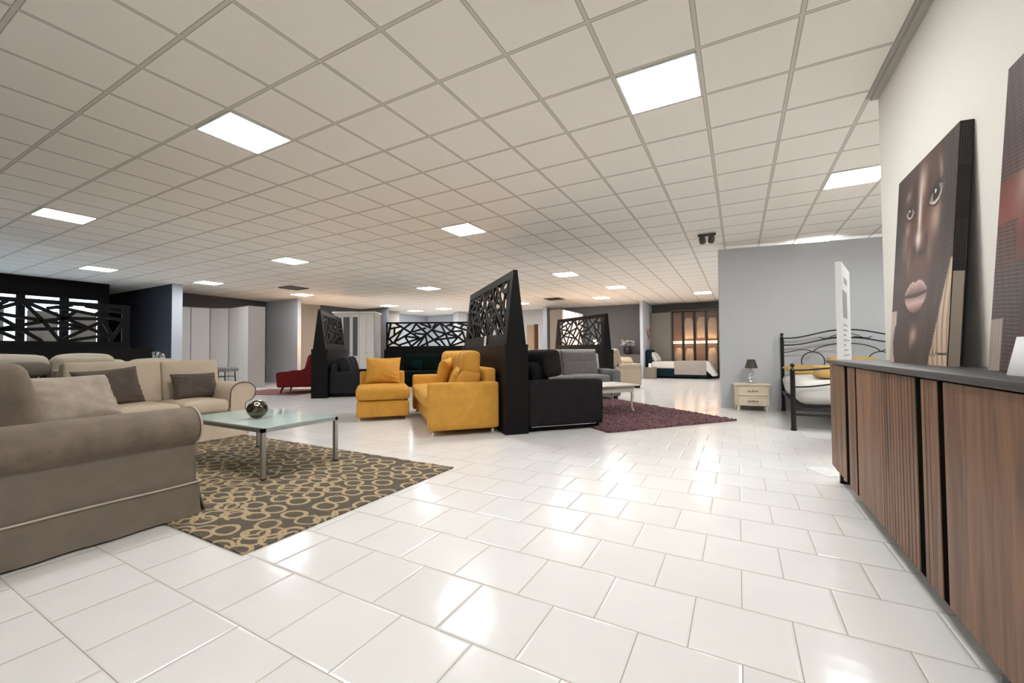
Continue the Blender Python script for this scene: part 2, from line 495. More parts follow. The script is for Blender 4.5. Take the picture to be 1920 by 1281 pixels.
def tube(bm, pts, r, n=8, caps=True, mi=0):
    pts = [Vector(p) for p in pts]
    rings = []
    prev = None
    for i, p in enumerate(pts):
        d = (pts[min(i + 1, len(pts) - 1)] - pts[max(i - 1, 0)]).normalized()
        ref = Vector((0, 0, 1)) if abs(d.z) < .9 else Vector((1, 0, 0))
        a = d.cross(ref).normalized() if prev is None else (prev - d * prev.dot(d)).normalized()
        prev = a
        b = d.cross(a).normalized()
        rr = r[i] if isinstance(r, (list, tuple)) else r
        rings.append([bm.verts.new(p + a * rr * math.cos(2 * math.pi * k / n) + b * rr * math.sin(2 * math.pi * k / n)) for k in range(n)])
    for i in range(len(rings) - 1):
        for k in range(n):
            f = bm.faces.new([rings[i][k], rings[i][(k + 1) % n], rings[i + 1][(k + 1) % n], rings[i + 1][k]]); f.material_index = mi
    if caps:
        bm.faces.new(list(reversed(rings[0]))).material_index = mi
        bm.faces.new(rings[-1]).material_index = mi
    return bm

def lathe(bm, prof, n=24, loc=(0, 0, 0)):
    rings = []
    for rr, z in prof:
        rings.append([bm.verts.new((loc[0] + max(rr, 1e-4) * math.cos(2 * math.pi * k / n), loc[1] + max(rr, 1e-4) * math.sin(2 * math.pi * k / n), loc[2] + z)) for k in range(n)])
    for i in range(len(rings) - 1):
        for k in range(n):
            bm.faces.new([rings[i][k], rings[i][(k + 1) % n], rings[i + 1][(k + 1) % n], rings[i + 1][k]])
    bm.faces.new(list(reversed(rings[0]))); bm.faces.new(rings[-1])
    return bm

def ball(bm, c, r, n=12):
    t = bmesh.new(); bmesh.ops.create_uvsphere(t, u_segments=n * 2, v_segments=n, radius=r)
    for v in t.verts: v.co += Vector(c)
    merge(bm, t); return bm

def prism(bm, poly, axis, a0, a1, bev=0):
    """extrude polygon (2-D) along axis; other two coords in order"""
    def mk(p, a):
        if axis == 'x': return (a, p[0], p[1])
        if axis == 'y': return (p[0], a, p[1])
        return (p[0], p[1], a)
    t = bmesh.new()
    A = [t.verts.new(mk(p, a0)) for p in poly]; B = [t.verts.new(mk(p, a1)) for p in poly]
    n = len(poly)
    t.faces.new(A); t.faces.new(list(reversed(B)))
    for i in range(n): t.faces.new([A[i], B[i], B[(i + 1) % n], A[(i + 1) % n]])
    bmesh.ops.recalc_face_normals(t, faces=t.faces)
    if bev: bmesh.ops.bevel(t, geom=list(t.edges), offset=bev, segments=3, affect='EDGES')
    merge(bm, t); return bm

def XF(loc=(0, 0, 0), rx=0, ry=0, rz=0):
    return Matrix.Translation(loc) @ Matrix.Rotation(R(rz), 4, 'Z') @ Matrix.Rotation(R(ry), 4, 'Y') @ Matrix.Rotation(R(rx), 4, 'X')

def xf(bm, m):
    bmesh.ops.transform(bm, matrix=m, verts=bm.verts); return bm

def copy_tree(o, parent=None):
    c = o.copy(); C.objects.link(c); c.parent = parent
    for ch in [k for k in bpy.data.objects if k.parent == o]: copy_tree(ch, c)
    return c

def wall(name, p, q, mat, t=.1, z0=0, z1=H, side=1):
    """vertical slab whose visible face runs p->q; thickness goes to the left of p->q when side=1"""
    p, q = Vector((*p, 0)), Vector((*q, 0))
    d = (q - p).normalized(); n = Vector((-d.y, d.x, 0)) * t * side
    bm = bmesh.new()
    prism(bm, [tuple(v.xy) for v in (p, q, q + n, p + n)], 'z', z0, z1)
    return struct(name, bm, mat)

# ------------------------------------------------------------------ floor, ceiling, walls
struct('floor', box(-21, 7, -6.5, 21.5, -.1, 0), M_floor)
bm = bmesh.new(); prism(bm, [(-14.62, -6.5), (7, -6.5), (7, 21.5), (-18, 21.5), (-18, 4.36), (-14.62, 4.36)], 'z', H, H + .1)
struct('ceiling', bm, M_ceil)
wall('wall_right', (.93, 3.91), (.93, -6), M_creamwall, .12)
wall('wall_back', (.93, -6), (-14.6, -6), M_slatewall, .1)
wall('wall_bedroom', (4.9, 9.02), (-.27, 8.2), M_greywall, .1, z1=H - .07, side=-1)
struct('trim_1', xf(box(-.012, .03, -.015, .1, 0, H - .07), XF((-.27, 8.2, 0), rz=9)), M_greywall)
wall('wall_bedroom_right', (4.9, 3.8), (4.9, 9.1), M_greywall, .1, side=-1)
wall('wall_bedroom_near', (1.05, 3.85), (4.9, 3.85), M_creamwall, .1, side=-1)
wall('wall_far', (-6.62, 16.62), (-3.17, 16.85), M_slatewall if False else plain('mid_grey_wallpaper', (.155, .16, .17), .85, noise=.06, nscale=120), .1)
wall('wall_far_right', (-3.07, 17.6), (2.2, 17.6), plain('mid_grey_wallpaper', (.155, .16, .17)), .1)
wall('wall_corridor_right', (2.2, 17.6), (2.2, 8.6), M_bluewall, .1)
wall('wall_partition_right', (-3.07, 17.6), (-3.07, 15.68), M_bluewall, .11, side=-1)
wall('wall_far_pillar', (-7.02, 15.55), (-6.88, 15.62), M_bluewall, 1.2)
wall('wall_far_mid', (-8.95, 16.5), (-7.3, 16.58), M_greywall, .1)
wall('wall_far_block', (-7.3, 16.4), (-6.62, 16.46), M_tanwall, .3)
wall('wall_far_left', (-12.0, 16.45), (-8.95, 16.5), M_bluewall, .1)
wall('wall_far_corner', (-14.2, 14.4), (-13.95, 16.45), M_bluewall, .1)
wall('wall_far_corner_end', (-13.95, 16.45), (-12.0, 16.45), M_bluewall, .1)
wall('wall_block_left', (-13.65, 13.4), (-13.4, 13.95), M_tanwall, .5)
wall('wall_block_mid', (-11.2, 15.4), (-11.0, 15.8), M_greywall, .5)
wall('wall_left_slate', (-14.1, 10.5), (-14.1, 13.2), M_slatewall, .1)
wall('wall_left_tan', (-14.42, 8.85), (-14.15, 10.6), M_tanwall, .1)
wall('wall_left_return', (-14.1, 12.4), (-12.55, 12.37), M_slatewall, .1)
wall('wall_partition_blue', (-14.9, 8.78), (-13.02, 8.78), M_bluewall, .13)
wall('wall_left_wardrobes', (-14.62, 5.48), (-14.8, 8.8), M_slatewall, .1)
wall('wall_partition_navy', (-17.7, 5.25), (-13.02, 5.25), M_navywall, .22)
struct('trim_2', box(-13.02, -12.995, 5.245, 5.475, 0, H), M_bluewall)
wall('wall_outer_left', (-17.95, 21.4), (-17.95, 5.4), M_slatewall, .1, side=-1)
wall('wall_outer_far', (-18, 21.4), (7, 21.4), M_slatewall, .1)
# window wall (black) with openings
WX = -14.5
wins = [(-.9, .15), (.35, 1.4), (1.6, 2.9), (3.0, 3.6), (3.72, 4.29)]
bm = bmesh.new()
ZB, ZT = .35, 2.45
bx(bm, WX - .12, WX, -6.2, 4.47, ZT, H); bx(bm, WX - .12, WX, -6.2, 4.47, 0, ZB)
ys = [-6.2]
for a, b in wins: ys += [a, b]
ys.append(4.47)
for i in range(0, len(ys), 2): bx(bm, WX - .12, WX, ys[i], ys[i + 1], ZB, ZT)
bx(bm, WX - .03, WX + .03, -6, 4.47, 2.48, 2.51)
struct('wall_left', bm, M_black)
wall('wall_left_reveal', (-14.62, 4.42), (-17.7, 5.22), M_black, .05, side=-1)
for k, (a, b) in enumerate(wins):
    bm = bmesh.new(); bx(bm, WX - .07, WX - .06, a, b, ZB, ZT)
    o = struct('window_%d' % (k + 1), bm, M_pane)
    f = bmesh.new()
    for (y0, y1, z0, z1) in ((a, a + .02, ZB, ZT), (b - .02, b, ZB, ZT), (a, b, ZB, ZB + .05), (a, b, ZT - .03, ZT), (a, b, 1.14, 1.18)):
        bx(f, WX - .09, WX - .04, y0, y1, z0, z1)
    obj('window_frame', f, M_black, o, smooth=False)

# posters in the windows
def text_obj(name, s, size, mat, parent, m, ext=.001):
    cu = bpy.data.curves.new(name, 'FONT'); cu.body = s; cu.size = size; cu.extrude = ext; cu.align_x = 'CENTER'
    tmp = bpy.data.objects.new(name, cu); C.objects.link(tmp)
    dg = bpy.context.evaluated_depsgraph_get()
    me = bpy.data.meshes.new_from_object(tmp.evaluated_get(dg))
    bpy.data.objects.remove(tmp)
    me.name = name
    o = bpy.data.objects.new(name, me); C.objects.link(o); me.materials.append(mat)
    me.transform(m); o.parent = parent
    return o

for k, (a, b) in enumerate(wins[2:]):
    lab = ['pale grey window poster seen through the leftmost visible lattice openings', 'pale grey window poster with dark lettering in the middle window', 'pale grey window poster with a tan picture in the window nearest the navy partition'][k]
    t = thing('window_poster', lab, 'poster', (WX - .035, (a + b) / 2, 0), 0, 'posters in the shop windows')
    hw = (b - a) / 2 - (.05 if k else .2)
    obj('sheet', box(-.004, .004, -hw, hw, 1.25, 2.07), M_poster, t, smooth=False)
    mt = Matrix.Translation((.008, 0, 1.86)) @ Matrix.Rotation(R(90), 4, 'Z') @ Matrix.Rotation(R(90), 4, 'X')
    text_obj('lettering', 'PARETI', .10, M_ink, t, mt)
    bm = bmesh.new()
    rnd = random.Random(k)
    for q in range(9):
        z = 1.78 - q * .055; y0 = -hw + .12 + rnd.uniform(0, .08)
        bx(bm, .004, .007, y0, y0 + rnd.uniform(.12, hw * 1.2), z, z + .012)
    obj('small_print', bm, plain('print_grey', (.19, .18, .17), .8), t, smooth=False)
    obj('picture_print', box(.004, .0075, -hw + .06, -.02, 1.33, 1.5), plain('print_tan', (.25, .20, .16), .8), t, smooth=False)

# edge trim along the cream wall
bm = bmesh.new()
bx(bm, .885, .93, -6, 3.91, H - .03, H - .001); bx(bm, .86, .885, -6, 3.91, H - .012, H - .001)
struct('trim_3', bm, plain('trim_grey', (.42, .40, .36), .6))

# ------------------------------------------------------------------ ceiling lamps
def P(px, D):
    t = (px - 960) / F_PX
    return D * (FW.x + t * RT.x), D * (FW.y + t * RT.y)

lamp_cells = [
    (2, 2, 'large square ceiling light nearest the camera, above the white floor'),
    (5, 7, 'ceiling light cut off by the cream wall edge, above the sideboard'),
    (5, 12, 'thin ceiling light just in front of the grey blue bedroom wall'),
    (-4, 0, 'large ceiling light above the beige sofa and glass table'),
    (-4, 6, 'ceiling light above and in front of the mustard sofa'),
    (-4, 14, 'ceiling light to the right of the tall black lattice screen'),
    (-12, 0, 'ceiling light at the far left, nearer of the two by the black window wall'),
    (-12, 6, 'ceiling light between the mustard chair and the big light on the left'),
    (-12, 14, 'ceiling light above the lattice screen of the green sofa'),
    (-20, 3, 'ceiling light right in front of the black window wall'),
    (-20, 7, 'ceiling light above the pale corner wardrobe'),
    (-20, 12, 'ceiling light beside the end of the pale blue partition'),
    (-20, 19, 'left one of the three small ceiling lights above the green sofa lattice'),
    (-21, 23, 'middle and lowest of the three small ceiling lights above the green sofa lattice'),
    (-18, 23, 'right one of the three small ceiling lights above the green sofa lattice'),
    (-11, 23, 'small ceiling light just right of the black lattice wedge'),
    (-5, 23, 'small ceiling light above the sand coloured armchair'),
    (1, 24, 'ceiling light over the bay with the lit glass wardrobe')]
added_cells = [(2, -6), (-3, 19), (9, 8)]  # added lamps, none known there: even out light on floor and bedroom wall
proto = None
for k, (i, j, lab) in enumerate(lamp_cells + [(a, b, l) for (a, b), l in zip(added_cells, ('added square ceiling light, unseen behind the camera, above the sideboard', 'added square ceiling light over the far passage', 'added square ceiling light above the iron bed, unseen, brightening the bedroom wall'))]):
    x = (i + .5 - I0) * TILE; y = (j + .5 - J0) * TILE
    if (i, j) == (5, 12): y += .50
    if proto is None:
        proto = thing('ceiling_light', lab, 'ceiling light', (x, y, H), 0, 'square ceiling lights')
        h = TILE / 2 - .012
        bm = bmesh.new()
        for (a, b, c, d) in ((-h, h, -h, -h + .012), (-h, h, h - .012, h), (-h, -h + .012, -h, h), (h - .012, h, -h, h)):
            bx(bm, a, b, c, d, -.010, -.0005)
        obj('frame', bm, M_dframe, proto, smooth=False)
        obj('diffuser', box(-h + .012, h - .012, -h + .012, h - .012, -.007, -.0015), M_panel, proto, smooth=False)
    else:
        c = copy_tree(proto); c.location = (x, y, H); c['label'] = lab
        dim = M_panel_dim if i <= -12 and j <= 7 else (M_panel_mid if (i, j) in ((-4, 0), (-20, 12), (-12, 14)) else None)
        if dim is not None:
            dd = [k2 for k2 in bpy.data.objects if k2.parent == c and k2.name.startswith('diffuser')][0]
            dd.material_slots[0].link = 'OBJECT'; dd.material_slots[0].material = dim

# ceiling grilles
def grille(x, y, s, lab, drop=.0):
    t = thing('ceiling_vent', lab, 'vent', (x, y, H - drop), 0, 'ceiling vents')
    bm = bmesh.new()
    for (a, b, c, d) in ((-s, s, -s, -s + .03), (-s, s, s - .03, s), (-s, -s + .03, -s, s), (s - .03, s, -s, s)): bx(bm, a, b, c, d, -.02, -.0005)
    obj('frame', bm, M_grill, t, smooth=False)
    bm = bmesh.new()
    for q in range(6):
        yy = -s + .05 + q * (2 * s - .1) / 5
        bx(bm, -s + .03, s - .03, yy - .008, yy + .008, -.015, -.001)
    obj('slats', bm, M_grill, t, smooth=False)
grille(-11.0, 7.29, .28, 'dark ceiling vent above the end of the pale blue partition')
grille(-5.67, 13.5, .28, 'dark ceiling vent left of the sand armchair ceiling light')
t = thing('ceiling_loudspeaker', 'small dark twin device hanging below the ceiling near the grey bedroom wall', 'loudspeaker', (-.41, 7.25, H))
obj('mounting_plate', box(-.13, .13, -.02, .02, -.04, -.0005, .004), M_grill, t)
for s in (-1, 1):
    bm = bmesh.new(); lathe(bm, [(.03, 0), (.05, -.03), (.048, -.10), (.03, -.12)], 14, (s * .075, 0, -.03)); xf(bm, Matrix.Rotation(R(s * 6), 4, 'Y'))
    obj('spotlight_body', bm, M_grill, t)

# ------------------------------------------------------------------ sideboard
SX, SY0, SY1 = .62, -.1, 4.02
t = thing('sideboard', 'long walnut sideboard with fluted doors and graphite top against the cream wall', 'sideboard', (.775, 2.0, 0))
def sb(x0, x1, y0, y1, z0, z1, **k): return box(x0 - .775, x1 - .775, y0 - 2, y1 - 2, z0, z1, **k)
obj('carcass', sb(.65, .915, SY0, SY1 - .004, .13, .905), M_groove, t, smooth=False)
obj('top', sb(.600, .925, SY0, SY1 + .01, .908, .935, bev=.003), M_top, t)
def door(y0, y1, flutes):
    """walnut front from y1 (far) to y0 (near); flutes=list of (ya,yb) fluted bands"""
    bm = bmesh.new()
    cur = y1
    for (ya, yb) in sorted(flutes, key=lambda f: -f[1]):
        if cur - yb > .002: bx(bm, SX - .775, .65 - .775, yb - 2, cur - 2, .125, .900, .0015, 1)
        n = max(1, round((yb - ya) / .042)); s = (yb - ya) / n
        for q in range(n):
            bx(bm, SX - .775, .65 - .775, ya + q * s + .003 - 2, ya + (q + 1) * s - .003 - 2, .125, .900, .002, 1)
        cur = ya
    if cur - y0 > .002: bx(bm, SX - .775, .65 - .775, y0 - 2, cur - 2, .125, .900, .0015, 1)
    return obj('door', bm, M_walnut, t, smooth=False)
for ya, yb in ((3.43, 3.52), (3.20, 3.24), (2.19, 2.245), (1.985, 2.035), (.92, .95), (.07, .10)):
    obj('shadow_gap_strip', sb(SX + .003, .649, ya, yb, .127, .898), M_groove, t, smooth=False)
door(3.52, SY1, [])
door(3.24, 3.43, [(3.24, 3.33)])
door(2.245, 3.20, [(2.245, 2.74)])
door(2.035, 2.19, [(2.11, 2.19)])
door(.95, 1.985, [])
door(.10, .92, [(.5, .92)])
door(SY0, .07, [])
for y in (3.98, 1.75, .2):
    bm = bmesh.new()
    for (z0, z1, x0, x1) in ((0, .125, .66, .68), (0, .125, .87, .89), (0, .02, .66, .89)):
        bx(bm, x0 - .775, x1 - .775, y - .02 - 2, y + .02 - 2, z0, z1)
    obj('leg', bm, M_blackmetal, t, smooth=False)

# ------------------------------------------------------------------ canvases
def lerp(a, b, t): return tuple(x + (y - x) * t for x, y in zip(a, b))
def gs(u, v, cu, cv, su, sv, rot=0):
    du, dv = u - cu, (v - cv) * 1.37
    c, s = math.cos(R(rot)), math.sin(R(rot))
    a = (du * c + dv * s) / su; b = (-du * s + dv * c) / sv
    return math.exp(-(a * a + b * b))
def face_paint(u, v):
    """u 0 (far) .. 1 (near), v 0 bottom .. 1 top: generic painted portrait"""
    col = (.030, .014, .012)
    br = (.19, .085, .065); pale = (.60, .47, .40); lite = (.78, .70, .64)
    w_ = 1.37
    # face mass
    col = lerp(col, br, min(1, .9 * gs(u, v, .52, .62, .40, .62)))
    # modelling strokes
    for cu, cv, su, sv, rt, a, c in (
        (.50, .88, .07, .10, 0, .75, pale), (.47, .74, .028, .19, 0, .9, lite), (.46, .61, .05, .05, 0, .9, lite),
        (.74, .665, .085, .10, -10, .75, pale), (.79, .86, .025, .10, 18, .6, pale), (.25, .69, .045, .05, 0, .5, pale),
        (.20, .60, .05, .10, 10, .55, pale), (.24, .87, .05, .03, 20, .5, pale), (.66, .52, .035, .10, 8, .3, pale),
        (.30, .52, .02, .10, 0, .35, pale), (.46, .14, .055, .05, 0, .8, pale), (.42, .10, .02, .05, 0, .4, pale)):
        col = lerp(col, c, min(1, a * gs(u, v, cu, cv, su, sv, rt)))
    # dark hollows
    for cu, cv, su, sv, rt, a in (
        (.74, .79, .14, .045, 18, .93), (.27, .785, .11, .045, -12, .93), (.36, .84, .05, .16, 0, .75), (.60, .85, .05, .12, 10, .5),
        (.52, .535, .085, .030, 0, .97), (.40, .57, .03, .05, 0, .8), (.60, .58, .03, .06, 0, .7), (.47, .465, .04, .03, 0, .3),
        (.90, .66, .10, .7, 0, .93), (.06, .55, .06, .7, 0, .65), (.45, .235, .20, .032, 0, .9), (.72, .35, .09, .25, 0, .6), (.25, .33, .07, .12, 0, .6), (.48, .03, .5, .06, 0, .8)):
        col = lerp(col, (.016, .008, .008), min(1, a * gs(u, v, cu, cv, su, sv, rt)))
    # eyes
    for cu, cv, s, tilt in ((.725, .775, 1.0, 14), (.285, .775, .72, -10)):
        du, dv = u - cu, (v - cv) * w_
        c_, s_ = math.cos(R(tilt)), math.sin(R(tilt))
        a, b = (du * c_ + dv * s_) / (.105 * s), (-du * s_ + dv * c_) / (.042 * s)
        r2 = a * a + b * b
        if abs(a) < 1 and abs(b) < (1 - a * a) :
            col = lerp((.42, .41, .40), (.12, .10, .10), abs(a) * .6)
            rr = math.hypot(du, dv)
            if rr < .054 * s: col = (.02, .012, .012)
            if math.hypot(du + .012, dv - .016) < .011 * s: col = (.95, .95, .95)
        elif abs(a) < 1.12 and abs(b) < 1.25 * (1.12 - a * a) + .1 and b < 0: col = lerp(col, lite, .7)
        elif abs(a) < 1.2 and abs(b) < 1.6 * (1.2 - a * a): col = (.02, .01, .01)
    # lips
    du = (u - .46) / .20
    if abs(du) < 1:
        bow = .060 * (1 - abs(du) ** 2.4) - .012 * math.exp(-(du / .16) ** 2)
        if .345 < v < .350 + bow:
            k = (v - .345) / (bow + .01)
            col = lerp((.20, .09, .08), (.72, .60, .55), min(1, k * 1.2) * (.75 + .25 * math.sin(u * 160)))
        elif .337 - .012 * (1 - du * du) < v <= .345: col = (.015, .008, .008)
        elif .337 - .085 * (1 - du * du) ** .7 < v < .337:
            k = (.337 - v) / .085
            col = lerp((.30, .13, .11), (.80, .70, .66), max(0, min(1, 1 - abs(k - .45) * 2.2)) * (.6 + .4 * math.sin(u * 190)))
    # hatch screens (left strip, right strip, crown)
    hatch = (u < .22 + .05 * math.sin(v * 5) and v < .80) or (u > .80 - .12 * max(0, .5 - v) and v > .10) or (u > .80 and v > .80) or (v < .26 and .06 < u < .68 and not .36 < u < .56)
    if hatch:
        s_ = math.sin((v * 480) + (u * 30 if v > .5 else -u * 22))
        if s_ > .35: col = lerp(col, (.20, .16, .15), .45)
        else: col = lerp(col, (.010, .007, .007), .6)
    # wood grain areas
    apex = .45
    if v < apex and u > .975 - (apex - v) * .55 and u > .70:
        g = math.sin(u * 95 + 3 * math.sin(v * 9)) * .5 + .5
        g2 = math.sin(u * 230 + 5 * math.sin(v * 6)) * .5 + .5
        col = lerp((.62, .50, .38), (.20, .12, .08), max(0, g - .62) * 1.8 + max(0, g2 - .8))
        if u < .84: col = lerp(col, (.25, .17, .13), .35 * (math.sin(u * 330) > 0))
    if v < .28 and u < .11 - .05 * math.sin(v * 14) * (v < .2):
        g = math.sin(u * 260) * .5 + .5
        col = lerp((.60, .52, .45), (.22, .14, .12), max(0, g - .6))
    # signature scrawl
    if .74 < u < .99 and abs(v - (.050 + .008 * math.sin(u * 120) * (u < .86))) < .0035: col = (.02, .015, .012)
    return tuple(c * (.50 + .55 * c) for c in col)
def face_paint2(u, v):
    col = (.10, .028, .022)
    col = lerp(col, (.33, .07, .045), min(1, gs(u, v, .10, .50, .22, .20)))
    for cu, cv, su, sv, rt, a, c in ((.20, .60, .06, .12, -15, .8, (.62, .45, .38)), (.30, .86, .12, .05, 20, .9, (.75, .68, .64)), (.55, .75, .12, .3, 0, .7, (.30, .13, .10)), (.5, .3, .3, .1, 0, .6, (.2, .08, .06)), (.7, .55, .1, .15, 0, .6, (.6, .45, .38))):
        col = lerp(col, c, min(1, a * gs(u, v, cu, cv, su, sv, rt)))
    for cu, cv, su, sv, rt, a in ((.24, .78, .14, .035, 15, .97), (.38, .42, .14, .06, 0, .8), (.9, .5, .15, .6, 0, .9), (.35, .22, .3, .10, 0, .9)):
        col = lerp(col, (.014, .007, .007), min(1, a * gs(u, v, cu, cv, su, sv, rt)))
    du, dv = (u - .46) / .22, (v - .45) / .065
    if du * du + dv * dv < 1: col = lerp((.55, .03, .02), (.75, .12, .08), max(0, 1 - abs(dv))) if abs(dv) > .08 else (.06, .01, .01)
    if (u < .22 and v < .34) or (u < .20 and .62 < v) or (.0 < u < .16 and .34 < v < .48):
        if math.sin(v * 480 + u * 30) > .35: col = lerp(col, (.17, .14, .14), .5)
        else: col = lerp(col, (.012, .009, .009), .75)
    if v < .17 and u < .10: col = lerp((.60, .52, .45), (.25, .17, .14), .5 * (math.sin(u * 300) > .4))
    return (col[0] * .6, col[1] * .55, col[2] * .55)
M_paint = mat_vcol('painted_canvas', .4)
def canvas(name, label, y_far, y_near, zb, zt, xb, xt, fn, thick=.045):
    t = thing(name, label, 'painting', (xb, (y_far + y_near) / 2, zb), 0, 'portrait canvases leaning on the wall')
    wd = y_far - y_near; ang = math.atan2(xt - xb, zt - zb)
    ht = (zt - zb) / math.cos(ang)
    nu, nv = 130, 300
    bm = bmesh.new(); lay = bm.loops.layers.float_color.new('paint')
    vs = [[bm.verts.new((0, wd / 2 - wd * i / nu, ht * j / nv)) for j in range(nv + 1)] for i in range(nu + 1)]
    cols = [[fn(i / nu, j / nv) for j in range(nv + 1)] for i in range(nu + 1)]
    for i in range(nu):
        for j in range(nv):
            ids = [(i, j), (i + 1, j), (i + 1, j + 1), (i, j + 1)]
            f = bm.faces.new([vs[a][b] for a, b in ids])
            for lp, (a, b) in zip(f.loops, ids): lp[lay] = (*cols[a][b], 1)
    m = Matrix.Rotation(ang, 4, 'Y')
    xf(bm, m)
    obj('painted_front', bm, M_paint, t, smooth=False)
    bm = box(.001, thick, -wd / 2, wd / 2, 0, ht); xf(bm, m)
    obj('canvas_body', bm, plain('canvas_edge_black', (.014, .011, .011), .5), t, smooth=False)
    for half in (0, 1):
      bm = bmesh.new()
      for q in range(22):
        z = ht * (.985 - q * .0075) if half == 0 else ht * (.60 - q * .0085)
        for c in range(5):
            bx(bm, .006 + c * .008, .009 + c * .008, -wd / 2 - .0012, -wd / 2 + .001, z - .004, z - .001)
      xf(bm, m)
      obj('dotted_edge_print', bm, plain('edge_dots', (.12, .10, .095), .6), t, smooth=False)
    bm = box(.004, thick - .004, -wd / 2 - .0015, -wd / 2 + .001, 0, ht * .39); xf(bm, m)
    obj('pale_edge_print', bm, plain('edge_pale', (.50, .42, .34), .6), t, smooth=False)
    return t
canvas('portrait_painting', 'tall painting of a dark face with pale lips leaning on the cream wall', 3.36, 2.56, .936, 2.03, .815, .885, face_paint)
canvas('portrait_painting', 'reddish painting of a face with red lips, behind the grey white price sign', 2.17, 1.37, .936, 2.03, .80, .880, face_paint2)
t = thing('price_sign', 'grey white tent-shaped price sign with dark print on the sideboard', 'sign', (.70, 1.59, .935), 0)
obj('panel', box(-.002, .002, -.20, .20, 0, .115, mat=XF((0, 0, .001), ry=12)), plain('frosted_acrylic', (.42, .42, .43), .2), t, smooth=False)
obj('foot', box(0, .075, -.20, .20, 0, .003), plain('frosted_acrylic', (.42, .42, .43), .2), t, smooth=False)
bm = bmesh.new()
rnd = random.Random(4)
for (yy, zz) in ((.06, .062), (.04, .036)):
    for q in range(7): bx(bm, -.0032, -.0022, yy - q * .018 - rnd.uniform(.008, .013), yy - q * .018, zz, zz + .012)
xf(bm, XF((0, 0, .001), ry=12))
obj('print', bm, M_ink, t, smooth=False)

# info board standing behind the sideboard
bx_, by_ = .89, 5.05
t = thing('display_board', 'tall white upright display board with grey print behind the sideboard', 'board', (bx_, by_, 0), 0)
d = Vector((1.10 - .89, 5.85 - 5.05, 0)); ang = math.degrees(math.atan2(d.y, d.x))
obj('panel', box(0, d.length, 0, .05, .0, 1.87, mat=XF(rz=ang)), M_paper, t, smooth=False)
bm = bmesh.new(); rnd = random.Random(9)
bx(bm, .05, .45, -.002, .0, 1.33, 1.60); 
for q in range(16): bx(bm, .05, .05 + rnd.uniform(.2, .6), -.002, .0, 1.25 - q * .05, 1.262 - q * .05)
bx(bm, .2, .5, -.002, 0, 1.68, 1.74); bx(bm, .05, .75, -.002, 0, .3, .62)
xf(bm, XF(rz=ang)); obj('printed_picture', bm, plain('print_grey2', (.34, .33, .31), .8), t, smooth=False)

# ------------------------------------------------------------------ near sofa (greige velvet)
OX, OY = -4.2, .9
t = thing('sofa', 'large greige velvet sofa with rolled arm and piped skirt at the left edge', 'sofa', (OX, OY, 0))
def W(x0, x1, y0, y1, z0, z1, **k): return box(x0 - OX, x1 - OX, y0 - OY, y1 - OY, z0, z1, **k)
obj('base', W(-5.25, -3.12, .40, 1.36, .05, .34, bev=.02), M_greige_skirt, t)
for (xc, nm) in ((-3.17, 'arm'), (-5.27, 'arm')):
    s = 1 if xc > -4 else -1
    bm = bmesh.new()
    prof = [(-.13, .16), (-.13, .56), (.10, .56), (.105, .45), (.12, .16)]
    prism(bm, [(xc - OX + s * a, b) for a, b in prof], 'y', .32 - OY, 1.375 - OY, .012)
    a = obj(nm, bm, M_greige_skirt, t)
    bm = bmesh.new()
    n = 30
    ring = []
    for yy, sc_ in ((.30, .80), (.315, .97), (.34, 1), (.7, 1.0), (1.1, 1.0), (1.345, 1.0), (1.375, .97), (1.39, .86), (1.393, .2)):
        ring.append([bm.verts.new((xc - OX + s * .035 + .148 * sc_ * math.cos(6.2832 * k / n), yy - OY, .555 + .118 * sc_ * math.sin(6.2832 * k / n) + .004 * math.sin(yy * 14))) for k in range(n)])
    for i in range(len(ring) - 1):
        for k in range(n): bm.faces.new([ring[i][k], ring[i + 1][k], ring[i + 1][(k + 1) % n], ring[i][(k + 1) % n]])
    bm.faces.new(ring[0]); bm.faces.new(list(reversed(ring[-1])))
    obj('arm_roll', bm, M_greige, t)
    bm = bmesh.new()
    pts = [(xc - OX + s * .035 + .150 * math.cos(q), 1.372 - OY, .555 + .120 * math.sin(q)) for q in [R(x) for x in range(-60 if s > 0 else 240, 241 if s > 0 else -61, 12 if s > 0 else -12)]]
    pts = pts + [(xc - OX + s * -.13, 1.376 - OY, .40), (xc - OX + s * -.13, 1.376 - OY, .2)] if s > 0 else pts
    tube(bm, pts, .006, 6); obj('arm_piping', bm, M_piping, t)
# skirt with flare, corner flap and piping
bm = bmesh.new()
def skirt(bm, p0, p1, nrm, z0=.012, z1=.205, flare=.035, n=24, amp=.008):
    p0, p1, nrm = Vector(p0), Vector(p1), Vector(nrm)
    rows = []
    for j in range(7):
        f = j / 6; z = z1 + (z0 - z1) * f
        rows.append([p0.lerp(p1, i / n) + nrm * (flare * f * f + amp * f * math.sin(i * .9 + 1)) + Vector((0, 0, z)) for i in range(n + 1)])
    V = [[bm.verts.new(c) for c in r] for r in rows]
    B = [[bm.verts.new(c - nrm * .008) for c in r] for r in rows]
    for j in range(6):
        for i in range(n):
            bm.faces.new([V[j][i], V[j][i + 1], V[j + 1][i + 1], V[j + 1][i]]); bm.faces.new([B[j][i], B[j + 1][i], B[j + 1][i + 1], B[j][i + 1]])
    for i in range(n): bm.faces.new([V[6][i], V[6][i + 1], B[6][i + 1], B[6][i]])
    for a in (0, n):
        for j in range(6): bm.faces.new([V[j][a], V[j + 1][a], B[j + 1][a], B[j][a]])
skirt(bm, (-3.045 - OX, .30 - OY, 0), (-3.045 - OX, 1.385 - OY, 0), (1, 0, 0))
skirt(bm, (-3.045 - OX, 1.385 - OY, 0), (-5.40 - OX, 1.385 - OY, 0), (0, 1, 0))
bmesh.ops.recalc_face_normals(bm, faces=bm.faces)
